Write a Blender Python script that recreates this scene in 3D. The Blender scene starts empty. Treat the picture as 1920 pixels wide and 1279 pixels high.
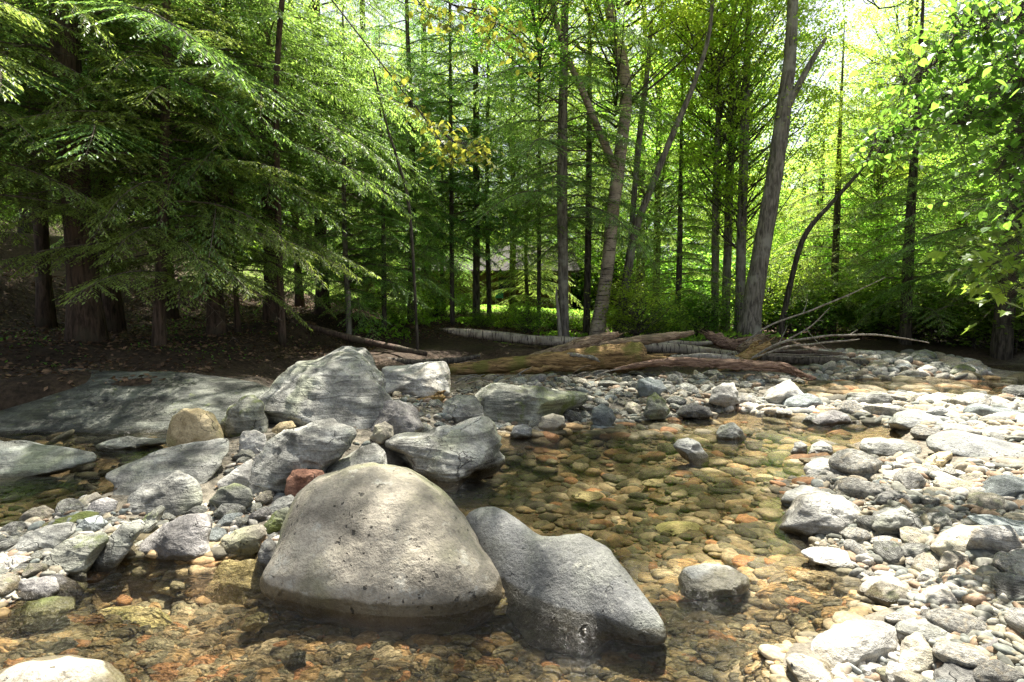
import bpy, math, random
import numpy as np
from mathutils import Vector
random.seed(7)
rng = np.random.default_rng(11)
R = math.radians
sc = bpy.context.scene
# ------------------------------------------------------------ camera, sky, sun, exposure
FX = 1067.0; CAMH = 1.4; PITCH = math.atan(79.5/FX)
cam_data = bpy.data.cameras.new("camera"); cam = bpy.data.objects.new("camera", cam_data)
sc.collection.objects.link(cam); sc.camera = cam
cam.location = (0, 0, CAMH); cam.rotation_euler = (R(90)-PITCH, 0, 0)
cam_data.sensor_width = 36; cam_data.lens = 36*FX/1920; cam_data.clip_start = 0.05; cam_data.clip_end = 800
SUN_EL = 66; SUN_AZ = 18                      # azimuth from the view direction, positive = right
w = bpy.data.worlds.new("World"); sc.world = w; w.use_nodes = True
nt = w.node_tree; nt.nodes.clear()
sky = nt.nodes.new('ShaderNodeTexSky'); sky.sky_type = 'NISHITA'; sky.sun_disc = False
sky.sun_elevation = R(SUN_EL); sky.sun_rotation = R(SUN_AZ); sky.air_density = 1.2; sky.dust_density = 3.0; sky.ozone_density = 1.0
bg = nt.nodes.new('ShaderNodeBackground'); bg.inputs[1].default_value = 0.058
wo = nt.nodes.new('ShaderNodeOutputWorld')
hsv = nt.nodes.new('ShaderNodeHueSaturation'); hsv.inputs['Saturation'].default_value = .5; nt.links.new(sky.outputs[0], hsv.inputs['Color']); nt.links.new(hsv.outputs[0], bg.inputs[0]); nt.links.new(bg.outputs[0], wo.inputs[0])
sd = bpy.data.lights.new("sun", 'SUN'); sd.energy = 5.0; sd.angle = R(0.45); sd.color = (1, .955, .87)
sun = bpy.data.objects.new("sun", sd); sc.collection.objects.link(sun)
sdir = Vector((math.sin(R(SUN_AZ))*math.cos(R(SUN_EL)), math.cos(R(SUN_AZ))*math.cos(R(SUN_EL)), math.sin(R(SUN_EL))))
sun.rotation_euler = sdir.to_track_quat('Z', 'Y').to_euler()
sun.location = sdir*40
vs = sc.view_settings; vs.view_transform = 'Standard'; vs.look = 'None'; vs.gamma = 1; vs.use_curve_mapping = False
vs.exposure = 2.02
cy = sc.cycles
cy.max_bounces = 6; cy.diffuse_bounces = 2; cy.glossy_bounces = 2; cy.transmission_bounces = 4; cy.transparent_max_bounces = 6
cy.caustics_reflective = False; cy.caustics_refractive = False
cy.use_adaptive_sampling = True; cy.adaptive_threshold = 0.02
cy.use_denoising = True; sc.render.filter_size = 1.2
try: cy.denoising_prefilter = 'NONE'
except Exception: pass

# ------------------------------------------------------------ projection helpers (photo pixel -> place)
cp, sp_ = math.cos(PITCH), math.sin(PITCH)
def ray(px, py):
    u = (np.asarray(px, float)-960)/FX; v = -(np.asarray(py, float)-639.5)/FX
    return np.stack([u, cp+v*sp_, v*cp-sp_], -1)
def G(px, py, z=0.0):                          # point on the level z
    d = ray(px, py); t = (z-CAMH)/d[..., 2]
    return np.array([0, 0, CAMH])+d*t[..., None]
def D(px, py, Y):                              # point at distance Y along the view
    d = ray(px, py); t = np.asarray(Y, float)/d[..., 1]
    return np.array([0, 0, CAMH])+d*t[..., None]
def pix(P):
    P = np.asarray(P, float); x, y, z = P[..., 0], P[..., 1], P[..., 2]-CAMH
    yy = y*cp-z*sp_; zz = y*sp_+z*cp
    return 960+FX*x/yy, 639.5-FX*zz/yy

# ------------------------------------------------------------ noise
def _h(i, j, k, s):
    n = (i*374761393+j*668265263+k*2147483647+s*974634777) & 0xffffffff
    n = ((n ^ (n >> 13))*1274126177) & 0xffffffff
    return ((n ^ (n >> 16)) & 0xffff)/65535.0
def vn(P, s=0):
    P = np.asarray(P, float); f = np.floor(P).astype(np.int64); t = P-f; t = t*t*(3-2*t)
    out = 0
    for a in (0, 1):
        for b in (0, 1):
            for c in (0, 1):
                wgt = (t[..., 0] if a else 1-t[..., 0])*(t[..., 1] if b else 1-t[..., 1])*(t[..., 2] if c else 1-t[..., 2])
                out = out+wgt*_h(f[..., 0]+a, f[..., 1]+b, f[..., 2]+c, s)
    return out*2-1
def fbm(P, o=4, s=0, g=.5):
    a = 1; r = 0; P = np.asarray(P, float)
    for k in range(o):
        r = r+a*vn(P*(2**k)+k*17.3, s+k); a *= g
    return r
def pip(x, y, poly):                           # point in polygon
    x = np.asarray(x, float); y = np.asarray(y, float); ins = np.zeros(x.shape, bool); n = len(poly)
    for i in range(n):
        x1, y1 = poly[i]; x2, y2 = poly[(i+1) % n]
        if y1 == y2: continue
        c = ((y1 > y) != (y2 > y)) & (x < (x2-x1)*(y-y1)/(y2-y1)+x1); ins ^= c
    return ins

# ------------------------------------------------------------ mesh helpers
def mk(name, V, F, mat=None, smooth=True, parent=None, loc=None):
    """one mesh object; F = list of (n,k) index arrays"""
    V = np.asarray(V, np.float32).reshape(-1, 3)
    if isinstance(F, np.ndarray): F = [F]
    F = [np.asarray(f, np.int32) for f in F if len(f)]
    me = bpy.data.meshes.new(name)
    if loc is not None: V = V-np.asarray(loc, np.float32)
    me.vertices.add(len(V)); me.vertices.foreach_set('co', V.ravel())
    li = np.concatenate([f.ravel() for f in F]); lt = np.concatenate([np.full(len(f), f.shape[1], np.int32) for f in F])
    me.loops.add(len(li)); me.loops.foreach_set('vertex_index', li)
    me.polygons.add(len(lt)); ls = np.concatenate([[0], np.cumsum(lt)[:-1]]).astype(np.int32)
    me.polygons.foreach_set('loop_start', ls)
    me.polygons.foreach_set('use_smooth', np.full(len(lt), smooth))
    me.update(calc_edges=True)
    if mat: me.materials.append(mat)
    o = bpy.data.objects.new(name, me); sc.collection.objects.link(o)
    if parent: o.parent = parent
    elif loc is not None: o.location = loc
    return o
def tag(o, label=None, cat=None, group=None, kind=None):
    if label: o['label'] = label
    if cat: o['category'] = cat
    if group: o['group'] = group
    if kind: o['kind'] = kind
    return o
def empty(name, loc, label, cat, group=None):
    e = bpy.data.objects.new(name, None); sc.collection.objects.link(e); e.location = loc; e.empty_display_size = .2
    return tag(e, label, cat, group)
class MB:
    def __init__(s): s.V = []; s.F = {}; s.n = 0
    def add(s, V, F):
        V = np.asarray(V, float).reshape(-1, 3)
        for f in (F if isinstance(F, list) else [F]):
            f = np.asarray(f); s.F.setdefault(f.shape[1], []).append(f+s.n)
        s.V.append(V); s.n += len(V)
    def tube(s, P, r, k=8, cap=True, rough=0, seed=0):
        P = np.asarray(P, float); n = len(P); r = np.broadcast_to(np.asarray(r, float), (n,))
        T = np.gradient(P, axis=0); T /= np.linalg.norm(T, axis=1)[:, None]+1e-9
        ref = np.array([0, 0, 1.]) if abs(T[:, 2]).mean() < .8 else np.array([1., 0, 0])
        A = np.cross(T, ref); A /= np.linalg.norm(A, axis=1)[:, None]; B = np.cross(T, A)
        th = np.arange(k)*2*np.pi/k
        rr = r[:, None]*np.ones(k)
        if rough: rr = rr*(1+rough*fbm(np.stack([np.broadcast_to(np.cos(th)*2, (n, k)), np.broadcast_to(np.sin(th)*2, (n, k)), np.broadcast_to(np.arange(n)[:, None]*.35, (n, k))], -1), 3, seed))
        V = P[:, None]+rr[..., None]*(np.cos(th)[None, :, None]*A[:, None]+np.sin(th)[None, :, None]*B[:, None])
        i = np.arange(n-1)[:, None]*k; j = np.arange(k)[None]; j2 = (j+1) % k
        F = np.stack([i+j, i+j2, i+k+j2, i+k+j], -1).reshape(-1, 4)
        fs = [F]
        V = V.reshape(-1, 3)
        if cap:
            V = np.vstack([V, P[0], P[-1]]); q = np.arange(k); q2 = (q+1) % k
            fs.append(np.stack([q2, q, np.full(k, n*k)], -1)); fs.append(np.stack([(n-1)*k+q, (n-1)*k+q2, np.full(k, n*k+1)], -1))
        s.add(V, fs)
    def box(s, a, b):
        x0, y0, z0 = a; x1, y1, z1 = b
        s.add([(x0, y0, z0), (x1, y0, z0), (x1, y1, z0), (x0, y1, z0), (x0, y0, z1), (x1, y0, z1), (x1, y1, z1), (x0, y1, z1)],
              np.array([(0, 3, 2, 1), (4, 5, 6, 7), (0, 1, 5, 4), (1, 2, 6, 5), (2, 3, 7, 6), (3, 0, 4, 7)]))
    def obj(s, name, mat, parent=None, smooth=True, loc=None):
        return mk(name, np.vstack(s.V), [np.vstack(v) for v in s.F.values()], mat, smooth, parent, loc)
def curve(pts, n=12):
    """smooth path through control rows (any width)"""
    P = np.asarray(pts, float)
    if len(P) == 2: return P[0]+(P[1]-P[0])*np.linspace(0, 1, n)[:, None]
    Q = np.vstack([2*P[0]-P[1], P, 2*P[-1]-P[-2]]); out = []
    for i in range(1, len(Q)-2):
        t = np.linspace(0, 1, n, endpoint=False)[:, None]; a, b, c, d = Q[i-1], Q[i], Q[i+1], Q[i+2]
        out.append(.5*(2*b+(c-a)*t+(2*a-5*b+4*c-d)*t*t+(3*b-a-3*c+d)*t**3))
    out.append(P[-1:]); return np.vstack(out)

# ------------------------------------------------------------ materials
class NT:
    def __init__(s, name):
        s.m = bpy.data.materials.new(name); s.m.use_nodes = True; s.t = s.m.node_tree; s.t.nodes.clear()
        s.out = s.t.nodes.new('ShaderNodeOutputMaterial')
    def n(s, ty, **kw):
        nd = s.t.nodes.new('ShaderNode'+ty)
        for k, v in kw.items():
            if k.startswith('_'): setattr(nd, k[1:], v)
        return nd
    def l(s, a, b): s.t.links.new(a, b)
    def val(s, sock, v):
        if hasattr(v, 'is_linked') or hasattr(v, 'links'): s.l(v, sock)
        else: sock.default_value = v if not isinstance(v, tuple) or len(v) != 3 or sock.type == 'VECTOR' else (*v, 1)
    def noise(s, vec, scale, det=4, rough=.55, dist=0):
        nd = s.n('TexNoise'); s.l(vec, nd.inputs['Vector']); nd.inputs['Scale'].default_value = scale
        nd.inputs['Detail'].default_value = det; nd.inputs['Roughness'].default_value = rough; nd.inputs['Distortion'].default_value = dist
        return nd.outputs['Fac']
    def ramp(s, fac, a, b, lo=0., hi=1.):
        nd = s.n('MapRange'); nd.clamp = True; nd.interpolation_type = 'SMOOTHSTEP'
        s.l(fac, nd.inputs[0]); nd.inputs[1].default_value = a; nd.inputs[2].default_value = b; nd.inputs[3].default_value = lo; nd.inputs[4].default_value = hi
        return nd.outputs[0]
    def mix(s, fac, a, b, mode='MIX'):
        nd = s.n('MixRGB'); nd.blend_type = mode; s.val(nd.inputs[0], fac); s.val(nd.inputs[1], a); s.val(nd.inputs[2], b); return nd.outputs[0]
    def math(s, op, a, b=0.):
        nd = s.n('Math'); nd.operation = op; s.val(nd.inputs[0], a); s.val(nd.inputs[1], b); return nd.outputs[0]
    def mapping(s, vec, scale=(1, 1, 1), rot=(0, 0, 0)):
        nd = s.n('Mapping'); s.l(vec, nd.inputs[0]); nd.inputs['Scale'].default_value = scale; nd.inputs['Rotation'].default_value = rot; return nd.outputs[0]
    def bump(s, h, st=.5, dist=.02, nrm=None):
        nd = s.n('Bump'); nd.inputs['Strength'].default_value = st; nd.inputs['Distance'].default_value = dist; s.l(h, nd.inputs['Height'])
        if nrm: s.l(nrm, nd.inputs['Normal'])
        return nd.outputs[0]
    def bsdf(s, col, rough=.8, nrm=None, spec=.4):
        b = s.n('BsdfPrincipled'); s.val(b.inputs['Base Color'], col); s.val(b.inputs['Roughness'], rough)
        b.inputs['Specular IOR Level'].default_value = spec
        if nrm: s.l(nrm, b.inputs['Normal'])
        s.l(b.outputs[0], s.out.inputs[0]); return b

def rock_mat(name, dark, light, tint=None, moss=0., speck=.5, strata=.5, wl=.03, sc_=1., rnd=.25, lum=1., crack=.75, pits=0.):
    s = NT(name)
    tc = s.n('TexCoord'); oi = s.n('ObjectInfo'); geo = s.n('NewGeometry')
    off = s.n('VectorMath'); off.operation = 'ADD'; s.l(tc.outputs['Object'], off.inputs[0])
    cx = s.n('CombineXYZ'); r1 = s.math('MULTIPLY', oi.outputs['Random'], 37.); s.l(r1, cx.inputs[0]); s.l(r1, cx.inputs[2]); s.l(cx.outputs[0], off.inputs[1])
    v = off.outputs[0]
    n1 = s.noise(v, 3.2*sc_, 8, .62)
    col = s.mix(s.ramp(n1, .34, .66), dark, light)
    if tint: col = s.mix(s.ramp(s.noise(v, 2.1*sc_, 3), .5, .68, 0, .75), col, tint)
    st = s.noise(s.mapping(v, (1.2, 1.6, 12), (.35, .45, .3)), 1.6*sc_, 6, .6, .6)
    col = s.mix(strata, col, s.mix(1., col, s.mix(s.ramp(st, .38, .6), (.38, .37, .35), (1.25, 1.25, 1.22)), 'MULTIPLY'))
    n3 = s.noise(v, 55*sc_, 5, .7)
    col = s.mix(speck, col, s.mix(1., col, s.mix(s.ramp(n3, .36, .58), (.35, .35, .36), (1.2, 1.2, 1.18)), 'MULTIPLY'))
    # cracks
    vo = s.n('TexVoronoi'); vo.feature = 'DISTANCE_TO_EDGE'; vo.inputs['Scale'].default_value = 2.3*sc_
    dv = s.n('VectorMath'); dv.operation = 'ADD'; nv = s.n('TexNoise'); nv.inputs['Scale'].default_value = 4.; nv.inputs['Detail'].default_value = 5; s.l(v, nv.inputs['Vector'])
    sv = s.n('VectorMath'); sv.operation = 'SCALE'; sv.inputs['Scale'].default_value = .45; s.l(nv.outputs['Color'], sv.inputs[0])
    s.l(v, dv.inputs[0]); s.l(sv.outputs[0], dv.inputs[1]); s.l(s.mapping(dv.outputs[0], (1, 1, 2.2), (.4, .3, 0)), vo.inputs['Vector'])
    crk = s.math('MULTIPLY', s.ramp(vo.outputs['Distance'], 0., .018, 1, 0), s.ramp(n1, .5, .58))
    col = s.mix(s.math('MULTIPLY', crk, crack), col, (.03, .028, .022))
    # random value per stone
    rv = s.math('ADD', s.math('MULTIPLY', oi.outputs['Random'], rnd*2), lum-rnd)
    hs = s.n('HueSaturation'); hs.inputs['Saturation'].default_value = 1.; s.l(rv, hs.inputs['Value']); s.val(hs.inputs['Color'], col); col = hs.outputs[0]
    if moss:
        mn = s.noise(v, 4.5, 6, .65); col = s.mix(s.ramp(mn, .62-.25*moss, .76-.25*moss, 0, .85), col, s.mix(n3, (.05, .075, .012), (.17, .2, .04)))
    pt = None
    if pits:
        pt = s.math('MULTIPLY', s.ramp(s.noise(v, 30, 2, .5), .3, .36, 1, 0), s.ramp(s.noise(v, 2.6, 3), .46, .56)); col = s.mix(s.math('MULTIPLY', pt, pits), col, (.03, .028, .025))
        col = s.mix(s.ramp(s.noise(v, 7, 7, .75), .56, .64, 0, .5), col, (.5, .49, .42)); col = s.mix(s.ramp(s.noise(v, 1.6, 6, .7), .5, .62, 0, .55), col, s.mix(1., col, (.5, .5, .42), 'MULTIPLY'))
    # wet rim
    sx = s.n('SeparateXYZ'); s.l(geo.outputs['Position'], sx.inputs[0])
    wz = s.math('ADD', sx.outputs[2], s.math('MULTIPLY', s.math('SUBTRACT', s.noise(geo.outputs['Position'], 9, 3), .5), .06))
    wet = s.ramp(wz, wl-.012, wl+.006, 1, 0)
    col = s.mix(s.math('MULTIPLY', wet, .85), col, s.mix(1., col, (.3, .26, .17), 'MULTIPLY'))
    rough = s.ramp(wet, 0, 1, .82, .3)
    h = s.math('ADD', s.math('ADD', s.math('MULTIPLY', n1, 1.2), s.math('MULTIPLY', st, .9*strata)), s.math('ADD', s.math('MULTIPLY', n3, .22), s.math('MULTIPLY', crk, -.5*crack)))
    if pt: h = s.math('ADD', h, s.math('MULTIPLY', pt, -.35))
    s.bsdf(col, rough, s.bump(h, 1., .05/sc_), .35)
    return s.m
RM = {
 'grey':   rock_mat('grey schist', (.13, .128, .115), (.36, .355, .32), (.27, .28, .2), 0, .45, .7),
 'tan':    rock_mat('tan granite', (.2, .18, .14), (.48, .43, .34), (.3, .3, .17), 0, .28, .1, wl=.06, crack=.0, pits=.8),
 'smooth': rock_mat('smooth grey granite', (.17, .17, .16), (.36, .36, .34), (.3, .31, .25), 0, .3, .12, wl=.05, crack=.0, pits=.5),
 'purple': rock_mat('mauve slate', (.12, .112, .105), (.32, .302, .285), None, 0, .45, .3),
 'dark':   rock_mat('dark wet slate', (.05, .048, .045), (.16, .155, .14), None, 0, .5, .6),
 'pale':   rock_mat('pale quartzite', (.26, .25, .225), (.55, .53, .48), (.5, .44, .34), 0, .35, .45, crack=.3),
 'moss':   rock_mat('mossy schist', (.13, .13, .11), (.36, .36, .3), (.22, .24, .12), .45, .4, .7),
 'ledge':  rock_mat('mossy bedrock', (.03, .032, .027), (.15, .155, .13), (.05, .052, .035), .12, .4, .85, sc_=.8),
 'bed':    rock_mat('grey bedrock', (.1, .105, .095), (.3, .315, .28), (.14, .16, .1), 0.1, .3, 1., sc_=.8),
 'green':  rock_mat('green stained rock', (.12, .12, .05), (.3, .3, .14), (.2, .22, .06), .5, .4, .6),
 'red':    rock_mat('rusty red rock', (.14, .06, .035), (.36, .19, .12), None, 0, .5, .3),
 'yellow': rock_mat('ochre rock', (.24, .18, .085), (.52, .42, .25), (.3, .3, .13), 0, .3, .2),
 'blue':   rock_mat('blue grey slate', (.14, .155, .15), (.31, .335, .325), None, 0, .4, .4),
 'sunk':   rock_mat('stained submerged rock', (.24, .19, .09), (.42, .36, .2), (.2, .2, .07), 0, .5, .3, wl=-.5),
 'cobble': rock_mat('river cobble', (.13, .125, .11), (.36, .345, .305), (.36, .31, .23), 0, .4, .4, sc_=2.2, rnd=.38, crack=0),
 'shadecobble': rock_mat('bank cobble', (.15, .15, .13), (.36, .36, .31), (.28, .26, .18), 0, .4, .4, sc_=2.2, rnd=.35, crack=0),
}
def pebble_mat(name, cols, wet, dk=(.62, .62, .55)):
    s = NT(name); geo = s.n('NewGeometry'); tc = s.n('TexCoord')
    cr = s.n('ValToRGB'); s.l(geo.outputs['Random Per Island'], cr.inputs[0]); cr.color_ramp.interpolation = 'CONSTANT'
    el = cr.color_ramp.elements
    while len(el) < len(cols): el.new(.5)
    for i, c in enumerate(cols): el[i].position = i/len(cols); el[i].color = (*c, 1)
    n = s.noise(tc.outputs['Object'], 38, 4, .65)
    col = s.mix(1., cr.outputs[0], s.mix(s.ramp(n, .3, .7), (.6, .6, .6), (1.25, 1.25, 1.25)), 'MULTIPLY')
    col = s.mix(1., col, s.mix(s.ramp(s.noise(tc.outputs['Object'], 1.1, 5, .6), .4, .6), dk, (1.08, 1.06, 1.02)), 'MULTIPLY')
    s.bsdf(col, .75 if wet else .8, s.bump(n, .4, .01), .2); return s.m
M_peb = pebble_mat('dry gravel', [(.36, .34, .3), (.24, .235, .21), (.31, .27, .21), (.16, .16, .145), (.46, .44, .4), (.28, .2, .14), (.21, .22, .21), (.36, .32, .25)], 0)
M_bed = pebble_mat('streambed pebbles', [(.3, .2, .1), (.22, .17, .1), (.34, .25, .14), (.13, .11, .07), (.2, .18, .12), (.34, .18, .09), (.36, .3, .2), (.11, .1, .075), (.26, .21, .13), (.19, .155, .1)], 1, (.3, .31, .24))
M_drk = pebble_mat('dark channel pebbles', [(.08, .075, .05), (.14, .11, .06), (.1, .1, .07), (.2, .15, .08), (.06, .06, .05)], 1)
M_gry = pebble_mat('grey gravel', [(.3, .29, .26), (.22, .22, .2), (.26, .23, .18), (.16, .16, .15), (.4, .38, .34), (.24, .18, .13), (.2, .22, .21), (.34, .3, .23)], 0)
def bark_mat(name, a, b, vs_=9, bst=.8, lich=None, hz=0):
    s = NT(name); tc = s.n('TexCoord'); oi = s.n('ObjectInfo')
    v = s.mapping(tc.outputs['Object'], (vs_*.14, vs_, vs_) if hz else (vs_, vs_, vs_*.16)); n = s.noise(v, 2.2, 7, .65, .5); n2 = s.noise(tc.outputs['Object'], 2.5, 5)
    col = s.mix(s.ramp(n, .34, .66), a, b)
    if lich: col = s.mix(s.ramp(n2, .5, .66, 0, .8), col, lich)
    s.bsdf(col, .9, s.bump(n, bst, .05), .2); return s.m
BK_hem = bark_mat('hemlock bark', (.04, .029, .022), (.145, .1, .076), lich=(.1, .085, .06))
BK_grey = bark_mat('grey bark', (.07, .062, .05), (.25, .225, .185), lich=(.3, .29, .24))
BK_dark = bark_mat('dark bark', (.035, .03, .024), (.14, .12, .095))
BK_twig = bark_mat('pale dead twigs', (.16, .14, .11), (.36, .33, .28))
BK_limb = bark_mat('hemlock limbs', (.07, .055, .04), (.2, .165, .125))
BK_moss = bark_mat('mossy rotten wood', (.09, .055, .025), (.42, .27, .12), 11, 1., (.15, .15, .035), 1)
BK_wood = bark_mat('bare splintered wood', (.1, .065, .04), (.42, .31, .21), 13, 1., (.2, .16, .1), 1)
BK_red = bark_mat('reddish rotten wood', (.1, .058, .042), (.36, .24, .17), 13, 1., None, 1)
BK_yel = bark_mat('yellow weathered wood', (.16, .09, .03), (.45, .31, .14), 13, 1., (.2, .17, .06), 1)
def birch_mat(name, lightc, hz=1):
    s = NT(name); tc = s.n('TexCoord')
    ax = (3, 3, 34) if hz else (34, 3, 3)
    n = s.noise(s.mapping(tc.outputs['Object'], ax), 1., 4, .7); n2 = s.noise(tc.outputs['Object'], 3.5, 6, .65)
    col = s.mix(s.ramp(n2, .35, .65), lightc, tuple(c*.55 for c in lightc))
    col = s.mix(s.ramp(n, .54, .6), col, (.05, .038, .03))
    col = s.mix(s.ramp(s.noise(tc.outputs['Object'], 6, 5, .7), .55, .63, 0, .7), col, (.16, .12, .085))
    s.bsdf(col, .75, s.bump(n, .5, .02), .3); return s.m
BK_birch = birch_mat('birch bark', (.46, .38, .29)); BK_birchlog = birch_mat('fallen birch bark', (.38, .33, .26), 0)
def leaf_mat(name, top, trans, tw=.5, spread=.25, rough=.5):
    s = NT(name); geo = s.n('NewGeometry'); oi = s.n('ObjectInfo'); tc = s.n('TexCoord')
    k = s.math('ADD', s.math('MULTIPLY', geo.outputs['Random Per Island'], spread*2), 1-spread)
    h = s.math('ADD', s.math('MULTIPLY', oi.outputs['Random'], .05), .475)
    def var(c):
        hs = s.n('HueSaturation'); hs.inputs['Color'].default_value = (*c, 1); s.l(k, hs.inputs['Value']); s.l(h, hs.inputs['Hue']); return hs.outputs[0]
    p = s.n('BsdfPrincipled'); s.l(var(top), p.inputs['Base Color']); p.inputs['Roughness'].default_value = rough; p.inputs['Specular IOR Level'].default_value = .28
    t = s.n('BsdfTranslucent'); s.l(var(trans), t.inputs[0])
    mx = s.n('MixShader'); mx.inputs[0].default_value = tw; s.l(p.outputs[0], mx.inputs[1]); s.l(t.outputs[0], mx.inputs[2]); s.l(mx.outputs[0], s.out.inputs[0])
    return s.m
L_hem = leaf_mat('hemlock needles', (.14, .235, .085), (.38, .57, .1), .5, .5, .4)
L_hem2 = leaf_mat('young hemlock needles', (.16, .25, .08), (.4, .58, .1), .5, .45, .42)
L_dec = leaf_mat('broad leaves', (.13, .22, .04), (.5, .76, .09), .58, .35)
L_dec2 = leaf_mat('yellow green leaves', (.145, .22, .04), (.56, .76, .09), .57, .35)
L_map = leaf_mat('near leaves', (.075, .155, .03), (.3, .52, .06), .52, .5, .4)
L_beech = leaf_mat('sunlit beech leaves', (.24, .27, .05), (.62, .62, .08), .5, .25)
L_dk = leaf_mat('shaded understorey leaves', (.09, .16, .035), (.3, .48, .06), .5, .4)
L_litter = leaf_mat('fallen brown leaves', (.15, .095, .055), (.1, .06, .03), .15, .6, .7)
def plain(name, c, rough=.8, nz=0):
    s = NT(name)
    if nz:
        tc = s.n('TexCoord'); n = s.noise(s.mapping(tc.outputs['Object'], (1, 1, nz)), 4, 5, .6); s.bsdf(s.mix(s.ramp(n, .3, .7), tuple(x*.65 for x in c), tuple(min(1, x*1.25) for x in c)), rough, s.bump(n, .3, .02))
    else: s.bsdf(c, rough)
    return s.m
# ------------------------------------------------------------ terrain
CT = []
def cz(*rows):
    for px, py, z in rows: p = G(px, py, 0.0); CT.append((p[0], p[1], z))
def cd(*rows):
    for px, py, Y in rows: CT.append(tuple(D(px, py, Y)))
cz((1100,870,-.26),(1000,950,-.24),(960,860,-.25),(1250,950,-.15),(1350,900,-.1),(1400,860,-.12),(1150,1020,-.16),(1300,1050,-.12),(1400,1150,-.1),(1440,1000,-.07),
   (1250,1240,-.12),(1000,1240,-.16),(700,1230,-.11),(500,1200,-.11),(300,1180,-.13),(250,1090,-.2),(160,1140,-.1),(400,1270,-.1),(600,1270,-.1),(850,1270,-.14),(1150,920,-.2),
   (60,930,-.16),(140,880,-.16),(0,960,-.12),(220,825,-.08),(60,815,-.08),(-200,900,-.1),(-300,1100,-.1),(-200,1300,-.15),(0,1279,-.1),(400,1100,-.18),(450,1150,-.15),
   (60,1030,.04),(140,1000,.05),(220,960,.05),(300,960,.09),(380,920,.12),(450,890,.14),(560,850,.18),(650,830,.2),(750,800,.22),(330,1010,.02),(440,960,.08),(430,1020,.0),(20,1090,.03),(500,980,.05),
   (1100,765,.14),(1000,760,.16),(1250,760,.11),(1150,725,.1),(1300,720,.08),(1400,745,.1),(900,770,.16),(850,720,.12),(980,715,.1),
   (1000,808,.01),(1130,800,-.01),(1230,795,-.02),(1350,790,-.07),(1450,800,-.09),(1550,805,-.1),(1600,812,-.08),(1480,830,-.1),(1540,840,-.05),(1050,825,-.14),
   (1600,880,.05),(1500,920,.0),(1700,900,.1),(1850,900,.17),(1700,980,.1),(1850,1000,.14),(1920,1100,.16),(1650,1060,.04),(1600,1110,.0),(1560,1100,-.05),(1750,1200,.1),(1900,1200,.15),(1580,1250,.04),(1680,845,.06),(1800,830,.12),(1960,860,.2),
   (1480,765,.04),(1600,770,.03),(1700,765,.05),(1550,740,-.04),(1650,722,-.07),(1750,730,-.08),(1850,730,-.09),(1960,725,-.1),(1590,722,-.02),(1850,775,.07),(1700,692,.08),(1600,690,.12),(1820,698,.05),
   (1960,695,-.05),(2100,740,.1),(2200,900,.3),(2300,1200,.3),(2000,1279,.2),(1500,700,.08),(1380,695,.06),(1560,668,.1))
cd((860,712,10.2),(1000,712,10.2),(1200,708,10.2),(1100,695,11),(1250,695,11),(1000,690,11.5),(1400,705,10.2),(900,680,12),(1350,685,11.5))
cd((0,640,8.2),(165,640,9),(300,650,9),(405,628,10.5),(515,603,12),(605,588,15),(562,575,17),(655,622,14),(770,604,17),(893,617,16),(720,650,12.5),(640,660,11),(820,655,13),
   (1057,637,14),(1118,634,14.5),(1160,638,15),(1340,622,17),(1405,632,14),(1520,630,16),(1650,630,17),(1750,640,15.5),(1850,650,14),(1950,655,13.5),(2100,640,12),(960,655,12.5),(1250,640,14.5),
   (300,700,7.4),(100,695,7.2),(-100,700,7),(450,710,7.6),(560,720,8),(700,690,9.6),
   (0,520,15),(250,525,17),(450,545,20),(0,440,24),(250,440,28),(-300,500,15),(-300,620,8),(450,500,32),(580,568,24),
   (700,575,27),(850,579,26),(1000,583,25),(1080,586,24),(850,574,36),(1200,590,24),(1300,600,24),(1500,600,24),(1700,600,24),(1900,590,24),(2200,560,18),(2200,540,30),(1600,560,45),(1100,568,50),(700,562,50),(2500,600,10))
cd((0,395,50),(300,410,50),(-500,380,45),(500,470,52),(-900,330,40),(100,480,30),(-200,440,26))
CT += [(0, -3, -.15), (4, -2, .1), (-4, -2, .2), (0, -12, 0), (8, 2, .5), (-8, 1, .6), (10, -8, .8), (-10, -8, .8), (0, 90, 1), (60, 60, 3), (-60, 60, 16), (60, 0, 3), (-60, 0, 5), (-12, 6, 1.4), (12, 6, .9), (-14, 12, 2.6)]
CTA = np.array(CT)
def terr(x, y):
    x = np.asarray(x, float); y = np.asarray(y, float); sh = x.shape; x = x.ravel(); y = y.ravel(); z = np.empty_like(x)
    for i in range(0, len(x), 20000):
        s = slice(i, i+20000); d2 = (x[s, None]-CTA[:, 0])**2+(y[s, None]-CTA[:, 1])**2
        w_ = 1/(d2+.002*(1+.05*(y[s, None]**2)))**2.2; z[s] = (w_*CTA[:, 2]).sum(1)/w_.sum(1)
    z = z.reshape(sh); x = x.reshape(sh); y = y.reshape(sh)
    P = np.stack([x, y, x*0], -1)
    return z+.016*fbm(P*2.2, 3, 3)+.05*fbm(P*.5, 2, 9)*np.clip((y-9)/8, 0, 1)+.2*fbm(P*.16, 2, 12)*np.clip((y-16)/20, 0, 1)
gx = 60*np.sinh(4*np.linspace(-1, 1, 460))/math.sinh(4)
gy = 3+97*np.sinh(4.2*np.linspace(-.62, 1, 460))/math.sinh(4.2)
X, Y = np.meshgrid(gx, gy); Z = terr(X, Y)
nx = len(gx); ny = len(gy)
ii = (np.arange(ny-1)[:, None]*nx+np.arange(nx-1)[None]).ravel()
FT = np.stack([ii, ii+1, ii+nx+1, ii+nx], -1)
def sst(a, b, v): t = np.clip((v-a)/(b-a), 0, 1); return t*t*(3-2*t)
P3 = np.stack([X, Y, X*0], -1)
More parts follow.
